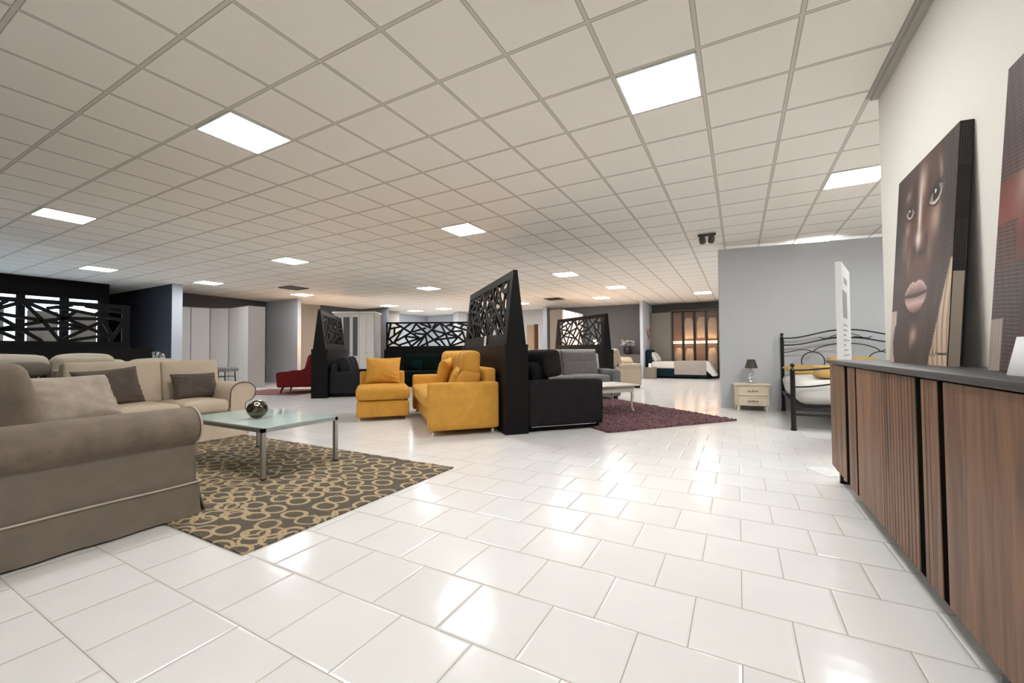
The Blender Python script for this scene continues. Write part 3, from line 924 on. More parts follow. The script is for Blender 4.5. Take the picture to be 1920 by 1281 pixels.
obj('skirt', bm, M_greige_skirt, t)
bm = bmesh.new(); tube(bm, [(-3.038 - OX, y - OY, .207 + .002 * math.sin(9 * y)) for y in [.3 + .05 * q for q in range(22)] + [1.395]], .0055, 6)
tube(bm, [(-3.038 - OX, 1.393 - OY, .207), (-5.4 - OX, 1.393 - OY, .207)], .0055, 6)
obj('skirt_piping', bm, M_piping, t)
obj('backrest', W(-5.2, -3.3, .28, .55, .2, .80, bev=.05, seg=4), M_greige, t)
for k, (x0, x1) in enumerate(((-3.34, -4.24), (-4.25, -5.15))):
    obj('seat_cushion', soft(.90, .80, .17, .06, 10, top=.03, loc=((x0 + x1) / 2 - OX, 1.0 - OY, .42), seed=k), M_greige, t)
    obj('back_cushion', soft(.90, .22, .56, .075, 14, front=.03, loc=((x0 + x1) / 2 - OX, .665 - OY, .70), rot=(-15, 0, 180), seed=3 + k, wr=.005), M_greige, t)
def put_pillow(label, w_, h_, th, mat, loc, rz, lean, seed, group=None, roll=0, cat='cushion'):
    o = obj('throw_pillow', pillow_bm(w_, h_, th, seed), mat)
    tag(o, label, cat, group)
    o.matrix_world = Matrix.Translation(loc) @ Matrix.Rotation(R(rz), 4, 'Z') @ Matrix.Rotation(R(-lean), 4, 'X') @ Matrix.Rotation(R(roll), 4, 'Y')
    return o
put_pillow('pale shiny greige pillow lying against the back cushions of the large near sofa', .60, .42, .20, M_greige_lt, (-4.10, 1.13, .49), 112, 28, 5)

# ------------------------------------------------------------------ beige sofa
OX, OY = -5.9, 2.3
t = thing('sofa', 'beige cloth sofa with rolled arm outlined in brown piping behind the glass table', 'sofa', (OX, OY, 0))
obj('base', W(-6.35, -5.50, 1.52, 2.98, .06, .33, bev=.02), M_beige, t)
prof = [(2.81 - OY, .02)] + [(2.96 - OY + .150 * math.cos(R(q)), .535 + .128 * math.sin(R(q))) for q in range(180, -51, -10)] + [(2.99 - OY, .40), (2.985 - OY, .02)]
bm = bmesh.new(); prism(bm, prof, 'x', -6.38 - OX, -5.465 - OX, .010)
obj('arm', bm, M_beige, t)
bm = bmesh.new()
pts = [(-5.456 - OX, 2.96 - OY + .150 * math.cos(R(q)), .535 + .128 * math.sin(R(q))) for q in range(-50, 181, 10)] + [(-5.46 - OX, 2.805 - OY, .46), (-5.46 - OX, 2.80 - OY, .36)]
pts = [(-5.462 - OX, 2.985 - OY, .25), (-5.462 - OX, 2.99 - OY, .40)] + pts
tube(bm, pts, .006, 6)
obj('arm_piping', bm, M_brownpipe, t)
bm = bmesh.new(); skirt(bm, (-5.47 - OX, 1.51 - OY, 0), (-5.47 - OX, 3.0 - OY, 0), (1, 0, 0), .012, .24, .05, 26, .014)
skirt(bm, (-5.47 - OX, 3.0 - OY, 0), (-6.35 - OX, 3.0 - OY, 0), (0, 1, 0), .012, .24, .03, 20, .008)
bmesh.ops.recalc_face_normals(bm, faces=bm.faces); obj('skirt', bm, M_beige, t)
bm = bmesh.new(); tube(bm, [(-5.463 - OX, 1.51 - OY, .243), (-5.463 - OX, 3.01 - OY, .243)], .004, 6); obj('skirt_piping', bm, M_brownpipe, t)
for k, (y0, y1) in enumerate(((1.52, 2.31), (2.315, 2.81))):
    obj('seat_cushion', soft(y1 - y0, .76, .16, .06, 10, top=.02, loc=(-5.83 - OX, (y0 + y1) / 2 - OY, .385), rot=(0, 0, 90), seed=k), M_beige, t)
for k, (y0, y1) in enumerate(((1.54, 2.365), (2.37, 2.99))):
    obj('back_cushion', soft(y1 - y0, .17, .50, .035, 12, front=.03, loc=(-6.17 - OX, (y0 + y1) / 2 - OY, .685), rot=(-9, 0, 90), seed=k), M_beige, t)
obj('backrest', W(-6.42, -6.28, 1.52, 3.0, .2, .86, bev=.03), M_beige, t)
put_pillow('dark taupe velvet pillow at the right end of the beige sofa', .50, .33, .15, M_darkpillow, (-5.86, 2.64, .468), 92, 20, 11, 'dark taupe pillows on the beige sofa')
put_pillow('dark taupe velvet pillow at the left end of the beige sofa', .58, .42, .16, M_darkpillow, (-5.84, 1.86, .468), 100, 18, 12, 'dark taupe pillows on the beige sofa', roll=-4)
# taupe sofa piece beside it
OX, OY = -6.1, .95
t = thing('sofa', 'dark taupe sofa with bolster headrest between the beige sofa and the near sofa', 'sofa', (OX, OY, 0))
obj('base', W(-6.5, -5.65, .2, 1.36, .05, .42, bev=.02), M_taupe, t)
obj('backrest', W(-6.5, -6.25, .2, 1.40, .3, .83, bev=.03), M_taupe, t)
obj('headrest', soft(1.24, .22, .15, .07, 8, loc=(-6.28 - OX, .86 - OY, .875), rot=(0, 0, 90), wr=.003), M_taupe, t)
obj('end_panel', W(-6.45, -6.22, 1.445, 1.485, .2, .90, bev=.015), M_darkpillow, t)

# cream sofas in the rows behind
def row_sofa(label, x, y0, cuts, y1, zt, mat, depth=.85, arm=False):
    t = thing('sofa', label, 'sofa', (x, (y0 + y1) / 2, 0))
    oy = (y0 + y1) / 2
    obj('base', box(-.1, depth - .1, y0 - oy, y1 - oy, .0, .40, bev=.02), mat, t)
    obj('backrest', box(-.22, 0, y0 - oy, y1 - oy, .05, zt - .12, bev=.03), mat, t)
    ys = [y0] + cuts + [y1]
    for k in range(len(ys) - 1):
        obj('back_cushion', soft(ys[k + 1] - ys[k] - .01, .26, .5, .09, 10, top=.03, front=.02, loc=(0, (ys[k] + ys[k + 1]) / 2 - oy, zt - .26), rot=(-8, 0, 90), seed=k), mat, t)
        obj('seat_cushion', soft(ys[k + 1] - ys[k] - .01, .62, .16, .05, 6, loc=(.42, (ys[k] + ys[k + 1]) / 2 - oy, .46), rot=(0, 0, 90)), mat, t)
    return t
row_sofa('cream sofa whose tall back cushions rise behind the beige sofa at the left edge', -7.35, .55, [1.73], 2.33, 1.02, M_cream)
row_sofa('cream sofa farthest back, showing only low cushion tops in front of the black box', -8.75, 2.1, [2.93], 3.65, .935, M_cream, .75)

# ------------------------------------------------------------------ rugs
def rug(name, label, cx, cy, lx, ly, rz, mat, h=.012, wob=0):
    bm = bmesh.new()
    n = 110 if wob else 30
    bmesh.ops.create_grid(bm, x_segments=n, y_segments=n, size=.5)
    rnd = random.Random(5)
    for v in bm.verts:
        e = max(abs(v.co.x), abs(v.co.y)) > .499
        v.co = Vector((v.co.x * lx, v.co.y * ly, h))
        if wob: v.co.z += rnd.uniform(-wob, wob); 
        if wob and e: v.co.x += rnd.uniform(-wob, wob); v.co.y += rnd.uniform(-wob, wob)
    r = bmesh.ops.extrude_face_region(bm, geom=list(bm.faces))
    for v in [g for g in r['geom'] if isinstance(g, bmesh.types.BMVert)]: v.co.z = .001
    bmesh.ops.recalc_face_normals(bm, faces=bm.faces)
    o = obj(name, bm, mat, smooth=False); o.location = (cx, cy, 0); o.rotation_euler = (0, 0, R(rz))
    return tag(o, label, 'rug')
rug('area_rug', 'olive brown rug with tan ring pattern under the glass table', -3.86, 2.08, 3.30, 1.76, 0, M_ring, .010)
rug('shaggy_rug', 'plum red shaggy rug in front of the charcoal and grey sofas', -1.43 + .695 + (-.775 * 1.45), 5.08 + .855 + .632 * 1.45, 2.2, 2.9, 50.8, M_plum, .022, .010)
rug('patterned_rug', 'faded pink red rug under the crimson armchair', -10.55, 6.7, 1.9, 1.5, 20, M_pink, .012)

# ------------------------------------------------------------------ glass coffee table
X0, X1, Y0, Y1, ZT_ = -4.60, -3.33, 1.95, 2.66, .425
OX, OY = (X0 + X1) / 2, (Y0 + Y1) / 2
t = thing('coffee_table', 'low square glass coffee table with steel legs on the ring patterned rug', 'table', (OX, OY, 0))
obj('glass_top', W(X0 + .006, X1 - .006, Y0 + .006, Y1 - .006, ZT_ - .010, ZT_, bev=.002), M_tabletop, t, smooth=False)
bm = bmesh.new()
for a in ((X0, X1, Y0, Y0 + .03), (X0, X1, Y1 - .03, Y1), (X0, X0 + .03, Y0, Y1), (X1 - .03, X1, Y0, Y1)): bx(bm, a[0] - OX, a[1] - OX, a[2] - OY, a[3] - OY, ZT_ - .04, ZT_ - .0105)
obj('frame', bm, M_steel, t, smooth=False)
for (x, y) in ((X0, Y0), (X1 - .032, Y0), (X0, Y1 - .032), (X1 - .032, Y1 - .032)):
    lg = obj('leg', W(x, x + .032, y, y + .032, .018, ZT_ - .04), M_steel, t, smooth=False)
    obj('foot_cap', W(x - .001, x + .033, y - .001, y + .033, .010, .018), M_black, lg, smooth=False)
# mirrored glass globe
bm = bmesh.new(); bmesh.ops.create_icosphere(bm, subdivisions=5, radius=.086)
rnd = random.Random(2)
dirs = [Vector((rnd.gauss(0, 1), rnd.gauss(0, 1), rnd.gauss(0, 1))).normalized() for _ in range(34)]
for v in bm.verts:
    n_ = v.co.normalized(); k = 0
    for dd in dirs: k += math.exp(-((n_ - dd).length / .17) ** 2)
    v.co = n_ * (.086 - .007 * min(k, 1))
    v.co.z = v.co.z * .97 + .0835
o = obj('glass_globe', bm, plain('smoked_mirror_glass', (.13, .115, .09), .06, metal=1, bump=.5, bscale=28)); o.location = (-3.87, 2.22, ZT_)
tag(o, 'bubbly mirrored dark glass globe on the glass coffee table', 'ornament')
t = thing('price_tag', 'small clear acrylic tag with grey print on the glass coffee table', 'price tag', (-3.78, 2.36, ZT_), 40)
obj('card', box(-.045, .045, -.0012, .0012, .001, .078, mat=XF(rx=-18)), mat_tinted_pane('tag_acrylic', (.93, .95, .95), .55), t, smooth=False)
bm = bmesh.new()
for q in range(7): bx(bm, .0, .030, -.002, -.0014, .068 - q * .008, .072 - q * .008, mat=XF(rx=-18))
obj('print', bm, plain('light_ink', (.25, .25, .27), .7), t, smooth=False)

# ------------------------------------------------------------------ lattice screens
PAT = [((205, 140), (128, 540)), ((180, 252), (425, 200)), ((280, 240), (275, 365)), ((300, 135), (800, 452)), ((140, 478), (610, 140)), ((442, 255), (258, 545)),
       ((185, 455), (245, 545)), ((140, 590), (610, 328)), ((605, 325), (712, 145)), ((645, 312), (905, 238)), ((700, 145), (1195, 598)), ((680, 342), (905, 368)),
       ((490, 402), (790, 440)), ((487, 405), (612, 598)), ((380, 572), (800, 438)), ((268, 528), (402, 598)), ((615, 600), (1190, 145)), ((742, 600), (885, 395)),
       ((900, 400), (940, 595)), ((810, 598), (1300, 362)), ((1395, 312), (1640, 300)), ((960, 145), (1002, 232)), ((780, 142), (1005, 238)), ((1115, 145), (1045, 235)),
       ((1060, 288), (1525, 412)), ((1035, 280), (1165, 435)), ((1198, 150), (1300, 362)), ((1300, 362), (1392, 598)), ((1210, 145), (1690, 532)), ((1035, 482), (1512, 430)),
       ((1198, 478), (1292, 598)), ((1385, 602), (1650, 315)), ((1415, 598), (1695, 500)), ((1318, 202), (1455, 145)), ((1365, 178), (1768, 302)), ((1428, 292), (1482, 212)),
       ((1535, 145), (1775, 202)), ((1595, 245), (1655, 175)), ((1640, 318), (1712, 548)), ((1775, 335), (1690, 595)), ((1300, 362), (1420, 305)), ((1250, 375), (1420, 312))]
def lattice_panel(bm, Lw, Hh, rail=(.13, .10, .13), flip=False, bw=.046, th=.018):
    """flat panel in xz plane (x 0..Lw, z 0..Hh), thickness in y 0..th"""
    rb, rt, rs = rail
    bx(bm, 0, Lw, 0, th, 0, rb); bx(bm, 0, Lw, 0, th, Hh - rt, Hh); bx(bm, 0, rs, 0, th, rb, Hh - rt); bx(bm, Lw - rs, Lw, 0, th, rb, Hh - rt)
    x0, x1, y0, y1 = 145, 1765, 150, 598
    for k, (a, b) in enumerate(PAT):
        def cv(p):
            u = (p[0] - x0) / (x1 - x0); v = 1 - (p[1] - y0) / (y1 - y0)
            u = min(1.01, max(-.01, u)); v = min(1.02, max(-.02, v))
            if flip: u = 1 - u
            return Vector((rs + u * (Lw - 2 * rs), 0, rb + v * (Hh - rb - rt)))
        A, B = cv(a), cv(b)
        d = (B - A); ln = d.length
        if ln < 1e-4: continue
        ang = math.atan2(d.z, d.x)
        e = .0005 * (k % 5)
        bx(bm, -.008, ln + .008, .001 + e, th - .001 - e, -bw / 2, bw / 2, mat=Matrix.Translation(A) @ Matrix.Rotation(-ang, 4, 'Y'))
    return bm
def wedge_screen(name, label, p, q, zb, zt, base=.26, top=.05, flip=True, flip2=None, rail=(.14, .095, .12), back=True):
    """A-shaped screen from p (local x=0) to q, resting at zb. local -y is to the right of p->q"""
    p, q = Vector(p), Vector(q); d = q - p; Lw = d.length
    t = thing(name, label, 'screen', (p.x, p.y, zb), math.degrees(math.atan2(d.y, d.x)), 'black lattice screens')
    Hh = zt - zb; ang = math.atan2((base - top) / 2, Hh); hs = Hh / math.cos(ang)
    bm = lattice_panel(bmesh.new(), Lw, hs, rail, flip); xf(bm, Matrix.Translation((0, -base / 2, 0)) @ Matrix.Rotation(-ang, 4, 'X'))
    obj('lattice_panel', bm, M_blackwood, t, smooth=False)
    bm = lattice_panel(bmesh.new(), Lw, hs, rail, flip if flip2 is None else flip2)
    for v in bm.verts: v.co.y = -v.co.y
    bmesh.ops.reverse_faces(bm, faces=bm.faces)
    xf(bm, Matrix.Translation((0, base / 2, 0)) @ Matrix.Rotation(ang, 4, 'X'))
    if back: obj('lattice_panel', bm, M_blackwood, t, smooth=False)
    else: bm.free()
    for x in (0, Lw - .02):
        bm = bmesh.new(); prism(bm, [(-base / 2, 0), (base / 2, 0), (top / 2, Hh), (-top / 2, Hh)], 'x', x - .002, x + .022)
        obj('end_panel', bm, M_blackwood, t, smooth=False)
    bm = box(0, Lw, -top / 2 - .002, top / 2 + .002, Hh - .02, Hh + .002); obj('top_cap', bm, M_blackwood, t, smooth=False)
    return t
def flat_screen(name, label, p, q, zb, zt, flip=False, rail=(.12, .06, .06), bw=.06, th=.03):
    p, q = Vector(p), Vector(q); d = q - p
    t = thing(name, label, 'screen', (p.x, p.y, zb), math.degrees(math.atan2(d.y, d.x)), 'black lattice screens')
    obj('lattice_panel', lattice_panel(bmesh.new(), d.length, zt - zb, rail, flip, bw, th), M_blackwood, t, smooth=False)
    obj('base_rail', box(-.01, d.length + .01, -.03, th + .03, 0, .04), M_blackwood, t, smooth=False)
    return t
def half_wall(label, p, q, th, h, side=1):
    p, q = Vector(p), Vector(q); d = q - p
    t = thing('half_wall', label, 'half wall', (p.x, p.y, 0), math.degrees(math.atan2(d.y, d.x)), 'black half-height display walls')
    y0, y1 = (0, th) if side > 0 else (-th, 0)
    obj('body', box(0, d.length, y0, y1, 0, h - .03, bev=.002), M_blackwood, t, smooth=False)
    obj('cap_board', box(-.003, d.length + .003, y0 - .003, y1 + .003, h - .0295, h, bev=.002), M_blackwood, t, smooth=False)
    return t
E1 = Vector((.682, .731)); E2 = Vector((-.731, .682))
A0 = Vector((-2.50, 4.40)); B0 = A0 + .3 * E1
HB = 1.105
# centre
half_wall('tall black half wall between the mustard sofa and the charcoal sofa', A0, A0 + 2.62 * E2, .30, HB, side=-1)
c0 = A0 + .15 * E1 + .02 * E2
wedge_screen('lattice_screen', 'largest black lattice screen, on the half wall right of the mustard sofa', c0 + 2.45 * E2, c0, HB, 2.03)
t = thing('price_tag', 'white price tag with dark print at the foot of the largest black lattice screen', 'price tag', (*(A0 + .006 * E1 + 1.0 * E2), HB), -43)
obj('card', box(-.055, .055, -.001, .001, 0, .14, mat=XF(rx=-5)), M_paper, t, smooth=False)
bm = bmesh.new(); bx(bm, -.012, .012, -.0025, -.0015, .035, .048, mat=XF(rx=-5)); bx(bm, -.02, .025, -.0025, -.0015, .07, .08, mat=XF(rx=-5)); bx(bm, -.015, .02, -.0025, -.0015, .105, .112, mat=XF(rx=-5))
obj('print', bm, M_ink, t, smooth=False)
# left (behind the crimson armchair)
p2 = Vector((-8.30, 6.12)); q2 = Vector((-9.95, 8.02)); d2 = (q2 - p2).normalized(); n2 = Vector((-d2.y, d2.x))
half_wall('black half wall between the crimson armchair and the dark grey sofa', p2 - d2 * .02 - n2 * -.0 + n2 * .16, q2 + d2 * .1 + n2 * .16, .34, HB, side=-1)
wedge_screen('lattice_screen', 'narrow looking black lattice screen on the half wall behind the crimson armchair', q2, p2, HB, 2.0)
# right (behind the grey sofa)
p3 = Vector((-3.02, 10.76)); q3 = Vector((-4.95, 12.1)); d3 = (q3 - p3).normalized(); n3 = Vector((-d3.y, d3.x))
half_wall('black half wall behind the grey sofa', p3 - d3 * .05 + n3 * .16, q3 + d3 * .08 + n3 * .16, .32, 1.06, side=-1)
wedge_screen('lattice_screen', 'black lattice screen behind the grey sofa, a lamp glowing through it', q3, p3, 1.06, 2.0, back=False)
# behind green sofa, facing the camera
p4 = Vector((-9.94, 9.71)); q4 = Vector((-7.55, 11.02)); d4 = (q4 - p4).normalized(); n4 = Vector((-d4.y, d4.x))
half_wall('black half wall behind the bottle green sofa', p4 - d4 * .03, q4 + d4 * .05, .25, 1.10, side=1)
flat_screen('lattice_screen', 'wide black lattice screen behind the bottle green sofa', p4 + n4 * .12, q4 + n4 * .12, 1.10, 2.0, False, (.12, .055, .05), .062)
# big left one in front of the windows
half_wall('black half wall in front of the shop windows', (-10.35, 3.85), (-10.35, -.6), .3, 1.13, side=-1)
flat_screen('lattice_screen', 'black lattice screen in front of the shop windows at the left', (-10.5, -.3), (-10.5, 3.55), 1.13, 1.98, False, (.13, .075, .12), .058)

# ------------------------------------------------------------------ mustard sofa
a = Vector((-3.24, 3.85))
SL, SD = 2.2, .88
cen = a + E1 * SD / 2 + E2 * SL / 2
RZ = math.degrees(math.atan2(-.682, .731))   # faces -E1
t = thing('sofa', 'mustard velvet sofa with channelled back on small chrome feet', 'sofa', (cen.x, cen.y, 0), RZ)
hl, hd = SL / 2, SD / 2
obj('base', box(-hl + .05, hl - .14, -hd + .06, hd - .02, .075, .30, bev=.02), M_yellow, t)
obj('arm', soft(.16, SD, .575, .035, 8, loc=(hl - .08, 0, .357)), M_yellow, t)
obj('arm', soft(.16, SD, .575, .035, 8, loc=(-hl + .08, 0, .357)), M_yellow, t)
for k, (x0, x1) in enumerate(((-hl + .17, -.02), (-.01, hl - .17))):
    obj('seat_cushion', soft(x1 - x0, .72, .20, .06, 10, top=.02, loc=((x0 + x1) / 2, -.10, .40)), M_yellow, t)
obj('rear_frame', soft(SL - .2, .14, .70, .03, 8, loc=(0, hd - .08, .46)), M_yellow, t)
# channelled tall back cushions
for k, (x0, x1) in enumerate(((-hl + .17, .0), (.01, hl - .17))):
    nn = 3; s_ = (x1 - x0) / nn
    bm = bmesh.new()
    for q in range(nn):
        c = x0 + (q + .5) * s_
        merge(bm, soft(s_ + .012, .22, .30, .07, 8, front=.02, loc=(c, hd - .30, .885), rot=(-4, 0, 0)))
        merge(bm, soft(s_ + .012, .24, .36, .07, 8, front=.03, loc=(c, hd - .33, .615), rot=(-14, 0, 0)))
    obj('back_cushion', bm, M_yellow, t)
for (x, y) in ((-hl + .08, -hd + .07), (hl - .06, -hd + .05), (-hl + .08, hd - .08), (hl - .06, hd - .07)):
    bm = bmesh.new(); ball(bm, (x, y, .030), .030, 10); lathe(bm, [(.010, .055), (.010, .085)], 8, (x, y, 0)); obj('caster', bm, M_chrome, t, label='small chrome ball foot')
def rel(cen, rz, x, y, z):
    c, s = math.cos(R(rz)), math.sin(R(rz)); return (cen[0] + x * c - y * s, cen[1] + x * s + y * c, z)
put_pillow('mustard pillow standing on the mustard sofa, farther of its two', .46, .44, .17, M_yellow, rel(cen, RZ, .02, -.10, .505), RZ - 28, 14, 21, 'mustard pillows on the mustard sofa', roll=6)
put_pillow('smaller mustard pillow leaning on the channelled back of the mustard sofa', .40, .36, .15, M_yellow, rel(cen, RZ, .52, -.05, .505), RZ - 12, 22, 22, 'mustard pillows on the mustard sofa', roll=14)
# chair module
RZC = 47
cc = Vector((-4.66, 4.52)) + E2 * .38
t = thing('slipper_chair', 'mustard velvet armless chair on chrome feet left of the mustard sofa', 'chair', (cc.x, cc.y, 0), RZC - 0)
obj('base', soft(.76, .74, .24, .03, 8, loc=(0, 0, .175)), M_yellow, t)
obj('seat_cushion', soft(.78, .76, .21, .07, 10, top=.02, loc=(0, -.01, .405)), M_yellow, t)
obj('backrest', soft(.70, .14, .45, .03, 8, loc=(0, .32, .49)), M_yellow, t)
for (x, y) in ((-.34, -.33), (.34, -.33), (-.34, .33), (.34, .33)):
    bm = bmesh.new(); ball(bm, (x, y, .024), .024, 8); lathe(bm, [(.010, .04), (.010, .07)], 8, (x, y, 0)); obj('caster', bm, M_chrome, t, label='small chrome ball foot')
put_pillow('large square mustard pillow standing on the armless mustard chair', .55, .43, .19, M_yellow, rel(cc, RZC, .0, .10, .515), RZC - 10, 10, 31)

# ------------------------------------------------------------------ charcoal sofa
c0_ = B0 + .01 * E1 + .02 * E2
SL, SD = 2.25, 1.06
cen = c0_ + E1 * SD / 2 + E2 * SL / 2
RZD = 137
t = thing('sofa', 'charcoal cloth sofa with its broad side panel towards the camera', 'sofa', (cen.x, cen.y, 0), RZD)
hl, hd = SL / 2, SD / 2
obj('arm', soft(.20, SD, .58, .035, 10, top=.012, loc=(-hl + .10, 0, .355)), M_dark, t)
obj('arm', soft(.20, SD, .58, .035, 8, loc=(hl - .10, 0, .355)), M_dark, t)
obj('base', box(-hl + .18, hl - .18, -hd + .08, hd - .02, .06, .32, bev=.02), M_dark, t)
for k in (0, 1):
    obj('seat_cushion', soft(.91, .72, .17, .05, 8, top=.02, loc=(-.46 + k * .92, -.12, .40)), M_dark, t)
    obj('back_cushion', soft(.91, .24, .42, .07, 8, loc=(-.46 + k * .92, hd - .26, .66), rot=(-10, 0, 0)), M_dark, t)
    obj('headrest', soft(1.0, .27, .36, .07, 10, loc=(-.52 + k * 1.04, hd - .38, .855), rot=(-8, 0, 0)), M_dark, t)
obj('plinth', box(-hl + .06, hl - .06, -hd + .05, hd - .05, .025, .07), M_black, t, smooth=False)
bm = bmesh.new(); tube(bm, [(-hl - .002, -hd + .12, .072), (-hl - .002, hd - .04, .072)], .003, 6); obj('trim_strip', bm, M_chrome, t, label='thin bright strip under the side panel')
for x in (-hl + .15, hl - .15):
    for y in (-hd + .12, hd - .12): obj('leg', box(x - .08, x + .08, y - .08, y + .08, 0.023, .06), M_black, t, smooth=False)

# ------------------------------------------------------------------ grey sofa facing the camera
fr = Vector((-2.17, 8.81)); fl_ = fr - E1 * 2.2
cen = (fr + fl_) / 2 + E2 * .48
t = thing('sofa', 'grey microfibre two-seat sofa with pale headrest tops facing the white table', 'sofa', (cen.x, cen.y, 0), 47)
hl, hd = 1.1, .48
obj('base', box(-hl + .2, hl - .2, -hd + .05, hd, .06, .36, bev=.02), M_grey, t)
for s in (-1, 1): obj('arm', soft(.24, .95, .56, .06, 8, top=.02, loc=(s * (hl - .12), 0, .33)), M_greyarm, t)
for k in (0, 1):
    x = -.43 + k * .86
    obj('seat_cushion', soft(.85, .70, .18, .06, 8, top=.02, loc=(x, -.12, .42)), M_grey, t)
    obj('back_cushion', soft(.85, .20, .36, .06, 10, front=.03, loc=(x, .16, .63), rot=(-10, 0, 0)), M_grey, t)
    obj('headrest', soft(.85, .20, .27, .06, 10, front=.02, loc=(x, .22, .885), rot=(-6, 0, 0)), M_grey, t)
    obj('headrest_cover', soft(.86, .24, .05, .022, 8, loc=(x, .30, 1.02), rot=(-8, 0, 0)), M_lightgrey, t)
obj('rear_frame', soft(2.0, .14, .80, .04, 8, loc=(0, hd - .04, .46)), M_greyarm, t)
obj('side_wing', soft(.10, .24, .50, .03, 6, loc=(hl - .18, .34, .70), rot=(-8, 0, 0)), M_lightgrey, t)
for x in (-hl + .12, hl - .12):
    for y in (-hd + .08, hd - .08): obj('leg', box(x - .04, x + .04, y - .04, y + .04, 0, .055), M_black, t, smooth=False)

# ------------------------------------------------------------------ white coffee table
c1 = Vector((-1.56, 7.0)); ax = Vector((math.cos(R(51)), math.sin(R(51)))); ay = Vector((-ax.y, ax.x))
cen = c1 - ax * .46 + ay * .27
t = thing('coffee_table', 'ivory white wooden coffee table with curved legs on the plum rug', 'table', (cen.x, cen.y, 0), 51)
M_iv = plain('ivory_lacquer', (.70, .64, .55), .45, noise=.03, nscale=15)
obj('top', box(-.55, .55, -.36, .36, .435, .462, bev=.008, seg=3), M_iv, t)
obj('apron', box(-.48, .48, -.29, .29, .335, .435, bev=.003), M_iv, t)
for sx in (-1, 1):
    for sy in (-1, 1):
        bm = bmesh.new()
        pts = [(sx * (.455), sy * .265, .345), (sx * .462, sy * .272, .27), (sx * .450, sy * .262, .16), (sx * .452, sy * .264, .08), (sx * .472, sy * .284, .024)]
        tube(bm, pts, [.026, .025, .018, .014, .015], 10); obj('leg', bm, M_iv, t)
o = obj('magazine', box(-.15, .15, -.11, .11, .001, .012, bev=.002), plain('magazine_cover', (.10, .10, .11), .3)); o.location = (*(cen - ax * .22 + ay * .02), .462); o.rotation_euler = (0, 0, R(30)); tag(o, 'dark closed magazine lying on the ivory coffee table', 'magazine')
o = obj('leaflet', box(-.12, .12, -.09, .09, .001, .006), M_paper, smooth=False); o.location = (*(cen + ax * .08 - ay * .10), .462); o.rotation_euler = (0, 0, R(70)); tag(o, 'white leaflet on the ivory coffee table beside the magazine', 'leaflet')

# ------------------------------------------------------------------ sand armchair
fp = Vector((-2.33, 11.7))
cen = fp - E1 * .46 + E2 * .45
t = thing('armchair', 'sand coloured padded armchair seen from the side behind the white table', 'armchair', (cen.x, cen.y, 0), 137)
for s in (-1, 1):
    obj('arm', soft(.16, .86, .54, .04, 8, loc=(s * .38, -.02, .33)), M_sand, t)
    obj('arm_pad', soft(.22, .74, .14, .06, 8, loc=(s * .38, -.07, .60)), M_sand, t)
obj('seat_cushion', soft(.62, .66, .20, .06, 8, top=.02, loc=(0, -.08, .43)), M_sand, t)
obj('base', box(-.32, .32, -.40, .40, .07, .35, bev=.02), M_sand, t)
obj('backrest', soft(.78, .22, .72, .05, 8, loc=(0, .38, .56)), M_sand, t)
obj('back_cushion', soft(.74, .24, .58, .10, 12, front=.04, loc=(0, .24, .79), rot=(-14, 0, 0)), M_sand, t)
for s in (-1, 1):
    for y in (-.36, .36): obj('leg', box(s * .36 - .04, s * .36 + .04, y - .06, y + .06, 0, .07), M_black, t, smooth=False)

# ------------------------------------------------------------------ dark grey sofa by the left screen
fp = Vector(P(619, 9.5)); 
u1 = Vector((.76, .65)).normalized(); u2 = Vector((-u1.y, u1.x))
cen = fp + u1 * .45 + u2 * .85
RZ3 = math.degrees(math.atan2(u1.y, u1.x)) + 90   # faces +u1
t = thing('sofa', 'dark grey velvet sofa with three leaning cushions beside the left black half wall', 'sofa', (cen.x, cen.y, 0), RZ3)
hl, hd = .85, .45
for s in (-1, 1): obj('arm', soft(.14, .92, .50, .02, 8, loc=(s * (hl - .07), 0, .33)), M_darkgrey, t)
obj('base', box(-hl + .1, hl - .1, -hd + .05, hd - .02, .05, .32, bev=.02), M_darkgrey, t)
obj('rear_frame', soft(1.68, .14, .66, .03, 6, loc=(0, hd - .07, .43)), M_darkgrey, t)
obj('seat_cushion', soft(1.40, .66, .18, .05, 8, loc=(0, -.10, .40)), M_darkgrey, t)
for k in range(3):
    obj('back_cushion', soft(.46, .22, .46, .09, 10, front=.03, loc=(-.48 + .48 * k, .19 - .0 * k, .70), rot=(-16, 0, 0), seed=k), M_darkgrey, t)
obj('plinth', box(-hl + .04, hl - .04, -hd + .04, hd - .04, 0, .08), M_black, t, smooth=False)

# ------------------------------------------------------------------ crimson armchair
def Pz(px, D): v = P(px, D); return Vector(v)
cl, cr_ = Pz(519, 10.3), Pz(600, 10.5)
u = (cr_ - cl).normalized(); v_ = Vector((-u.y, u.x))
Lr = 1.02
cen = cl + u * Lr / 2 + v_ * .42
RZR = math.degrees(math.atan2(u.y, u.x)) - 90  # faces -u
t = thing('armchair', 'crimson velvet armchair with swooping arms and dark tapered legs', 'armchair', (cen.x, cen.y, 0), RZR)
for s in (-1, 1):
    bm = bmesh.new()
    prof = [(-.52, .53), (-.49, .17), (.40, .17), (.46, .50), (.46, .80), (.38, .80), (.22, .69), (.08, .60), (-.08, .565), (-.40, .560)]
    prism(bm, prof, 'x', s * .42 - .055, s * .42 + .055, .02)
    obj('arm', bm, M_red, t)
obj('seat_cushion', soft(.74, .80, .18, .06, 8, top=.02, loc=(0, -.08, .40)), M_red, t)
obj('base', box(-.38, .38, -.47, .45, .17, .33, bev=.02), M_red, t)
bm = soft(.78, .18, .80, .085, 12, front=.03, loc=(0, .20, .60), rot=(-13, 0, 0))
obj('backrest', bm, M_red, t)
